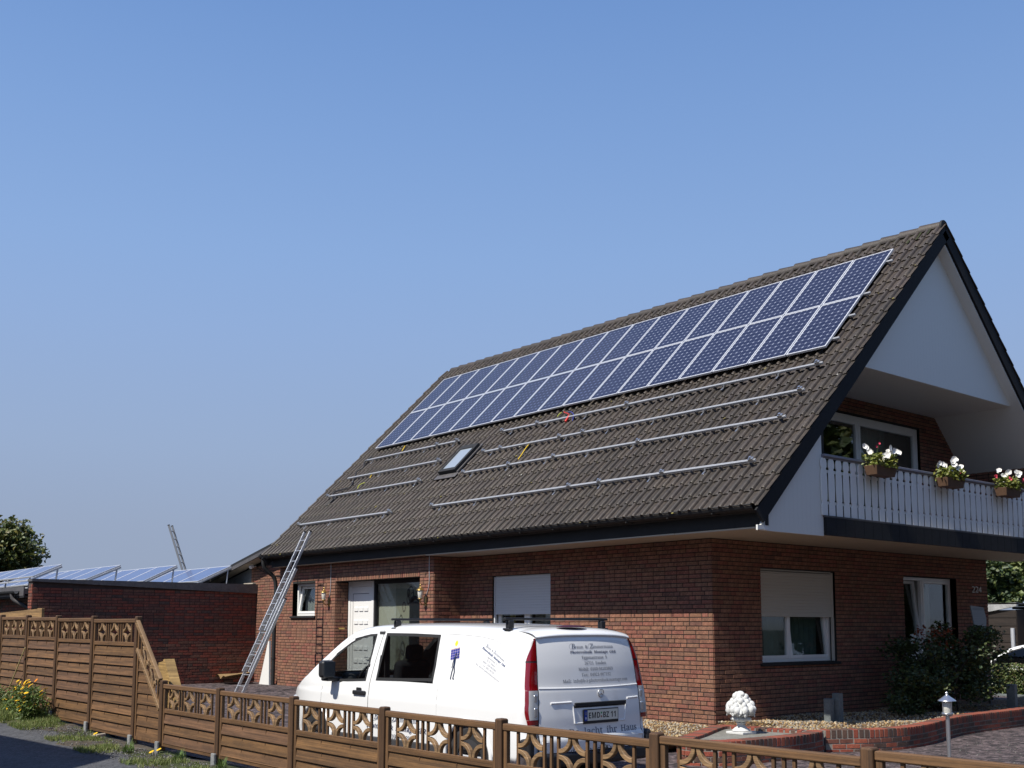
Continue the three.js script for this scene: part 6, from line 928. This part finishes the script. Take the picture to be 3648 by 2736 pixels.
// yellow flowers and grass along the fence
{
  const yel = std([0.85, 0.55, 0.01], 0.6, { side: THREE.DoubleSide }), ora = std([0.72, 0.26, 0.01], 0.6, { side: THREE.DoubleSide });
  const P = [], n = 14; for (let k = 0; k < n; k++) { const a = k / n * 6.283, w = 0.2; P.push(0, 0, 0, Math.cos(a - w) * 0.032, 0.008, Math.sin(a - w) * 0.032, Math.cos(a) * 0.038, 0.002, Math.sin(a) * 0.038, 0, 0, 0, Math.cos(a) * 0.038, 0.002, Math.sin(a) * 0.038, Math.cos(a + w) * 0.032, 0.008, Math.sin(a + w) * 0.032); } const dg = new THREE.BufferGeometry(); dg.setAttribute('position', new THREE.Float32BufferAttribute(P, 3)); dg.computeVertexNormals(); const bg = clean(dg);
  [[-8.35, 8.22, 0.60, 54, 'larger clump of yellow marigolds by the tall fence'], [-10.85, 8.20, 0.42, 13, 'smaller clump of orange and yellow marigolds cut by the left edge']].forEach(([x, z, h, nb, label], ci) => {
    const y0 = rise(x), t = thing('marigold_clump', label, 'flowers', [x, y0, z]), b = BASE.get(t), st = [], tips = [];
    for (let i = 0; i < nb; i++) { const q = V(x + rr(-0.62, 0.62), y0 + h * rr(0.5, 1.25) * (1 - 0.12 * rnd()), z + rr(-0.18, 0.26)); q.y -= Math.abs(q.x - x) * 0.22; tips.push(q); st.push(tube([V(lerp(x, q.x, 0.4), y0, lerp(z, q.z, 0.3)), V(lerp(x, q.x, 0.8), lerp(y0, q.y, 0.6), lerp(z, q.z, 0.7)), q], 0.005, 8, 5)); } add(t, 'stem', st, M.stem);
    const [ms, cs] = scatter(2400, () => { const u = rr(-1, 1), v = rnd(); return V(x + u * 0.62, y0 + v * h * 0.95 * (1 - 0.4 * u * u), z + rr(-0.18, 0.25)); }, 0.085, [[0.10, 0.17, 0.02], [0.075, 0.14, 0.018], [0.14, 0.19, 0.03]]); inst(t, 'foliage', leafGeo(0.16, 1, 0.06), LM, ms, cs);
    tips.forEach((q, i) => { const m = new THREE.Mesh(bg, (ci ? i % 2 : i % 5 === 0) ? ora : yel); m.name = 'bloom'; m.castShadow = m.receiveShadow = true; m.position.copy(q).sub(b); m.rotation.set(rr(0.2, 0.9), rr(0, 6), rr(-0.3, 0.3)); m.scale.setScalar(rr(0.75, 1.15)); t.add(m); });
  });
  [[-5.05, 8.16], [-2.72, 8.12], [-2.52, 8.30]].forEach(([x, z], i) => { const t = thing('dandelion', ['single yellow dandelion below the middle of the tall fence', 'single yellow dandelion near the corner post of the fence', 'single yellow dandelion nearest the road edge'][i], 'flower', [x, rise(x), z]), b = BASE.get(t); add(t, 'stem', bar(V(x, rise(x), z), V(x, rise(x) + 0.10, z), 0.004), M.stem); const m = new THREE.Mesh(bg, yel); m.name = 'bloom'; m.position.set(0, 0.102, 0); m.rotation.set(0.5, 0, 0); t.add(m); });
  const bl = new THREE.BufferGeometry(); bl.setAttribute('position', new THREE.Float32BufferAttribute([-0.004, 0, 0, 0.004, 0, 0, 0.003, 0.55, 0.06, -0.004, 0, 0, 0.003, 0.55, 0.06, -0.003, 0.55, 0.06, -0.003, 0.55, 0.06, 0.003, 0.55, 0.06, 0, 1, 0.22], 3)); bl.computeVertexNormals();
  const ms = [], cs = [], pn = nPatch; let g = 0; while (ms.length < 38000 && g++ < 400000) { const x = rr(-14, 3), z = rr(7.9, 8.72), d = pn(((x / 3.1) % 1 + 1) % 1, ((z / 3.1) % 1 + 1) % 1), dens = smooth(0.40, 0.58, d + 0.16 * smooth(-5.5, -8.5, x) - 0.14 * smooth(8.2, 7.9, z) * smooth(-8, -6, x) - 0.05); if (rnd() > dens) continue; const tall = smooth(-6.5, -9, x), hgt = rr(0.025, 0.075) * (1 + 1.2 * tall) * (0.6 + 0.7 * dens); ms.push(new THREE.Matrix4().compose(V(x, rise(x) - 0.005, z), new THREE.Quaternion().setFromEuler(new THREE.Euler(rr(-0.4, 0.5), rr(0, 6.283), rr(-0.4, 0.4), 'YXZ')), V(rr(0.6, 1.2), hgt, hgt))); const c = [[0.15, 0.20, 0.035], [0.20, 0.235, 0.05], [0.11, 0.165, 0.03], [0.32, 0.30, 0.13]][Math.floor(rnd() * 3.4)], k = rr(0.8, 1.2); cs.push(lin(c[0] * k, c[1] * k, c[2] * k)); }
  const gr = inst(null, 'grass', bl, leafMat(0.7, 0.3), ms, cs); gr.userData.label = 'patchy green grass between the fence and the road'; gr.userData.category = 'grass';
  [[-2.05, 8.12], [-0.95, 8.05], [-3.6, 8.2]].forEach(([x, z], i) => { const m2 = [], c2 = []; for (let k = 0; k < 90; k++) { const a = rr(0, 6.283), r = rr(0, 0.10), h = rr(0.08, 0.2); m2.push(new THREE.Matrix4().compose(V(x + Math.cos(a) * r, rise(x), z + Math.sin(a) * r), new THREE.Quaternion().setFromEuler(new THREE.Euler(rr(0, 0.7), a, 0, 'YXZ')), V(1.1, h, h))); c2.push(lin(0.13, rr(0.18, 0.24), 0.04)); } const t = thing('grass_tuft', [`lush grass tuft at the fence foot near the corner post`, `lush grass tuft at the foot of the second low fence post`, `small grass tuft beside the dandelions`][i], 'grass tuft', [x, rise(x), z]); inst(t, 'blade', bl, leafMat(0.7, 0.3), m2, c2); });
}
renderer.render(scene, camera);
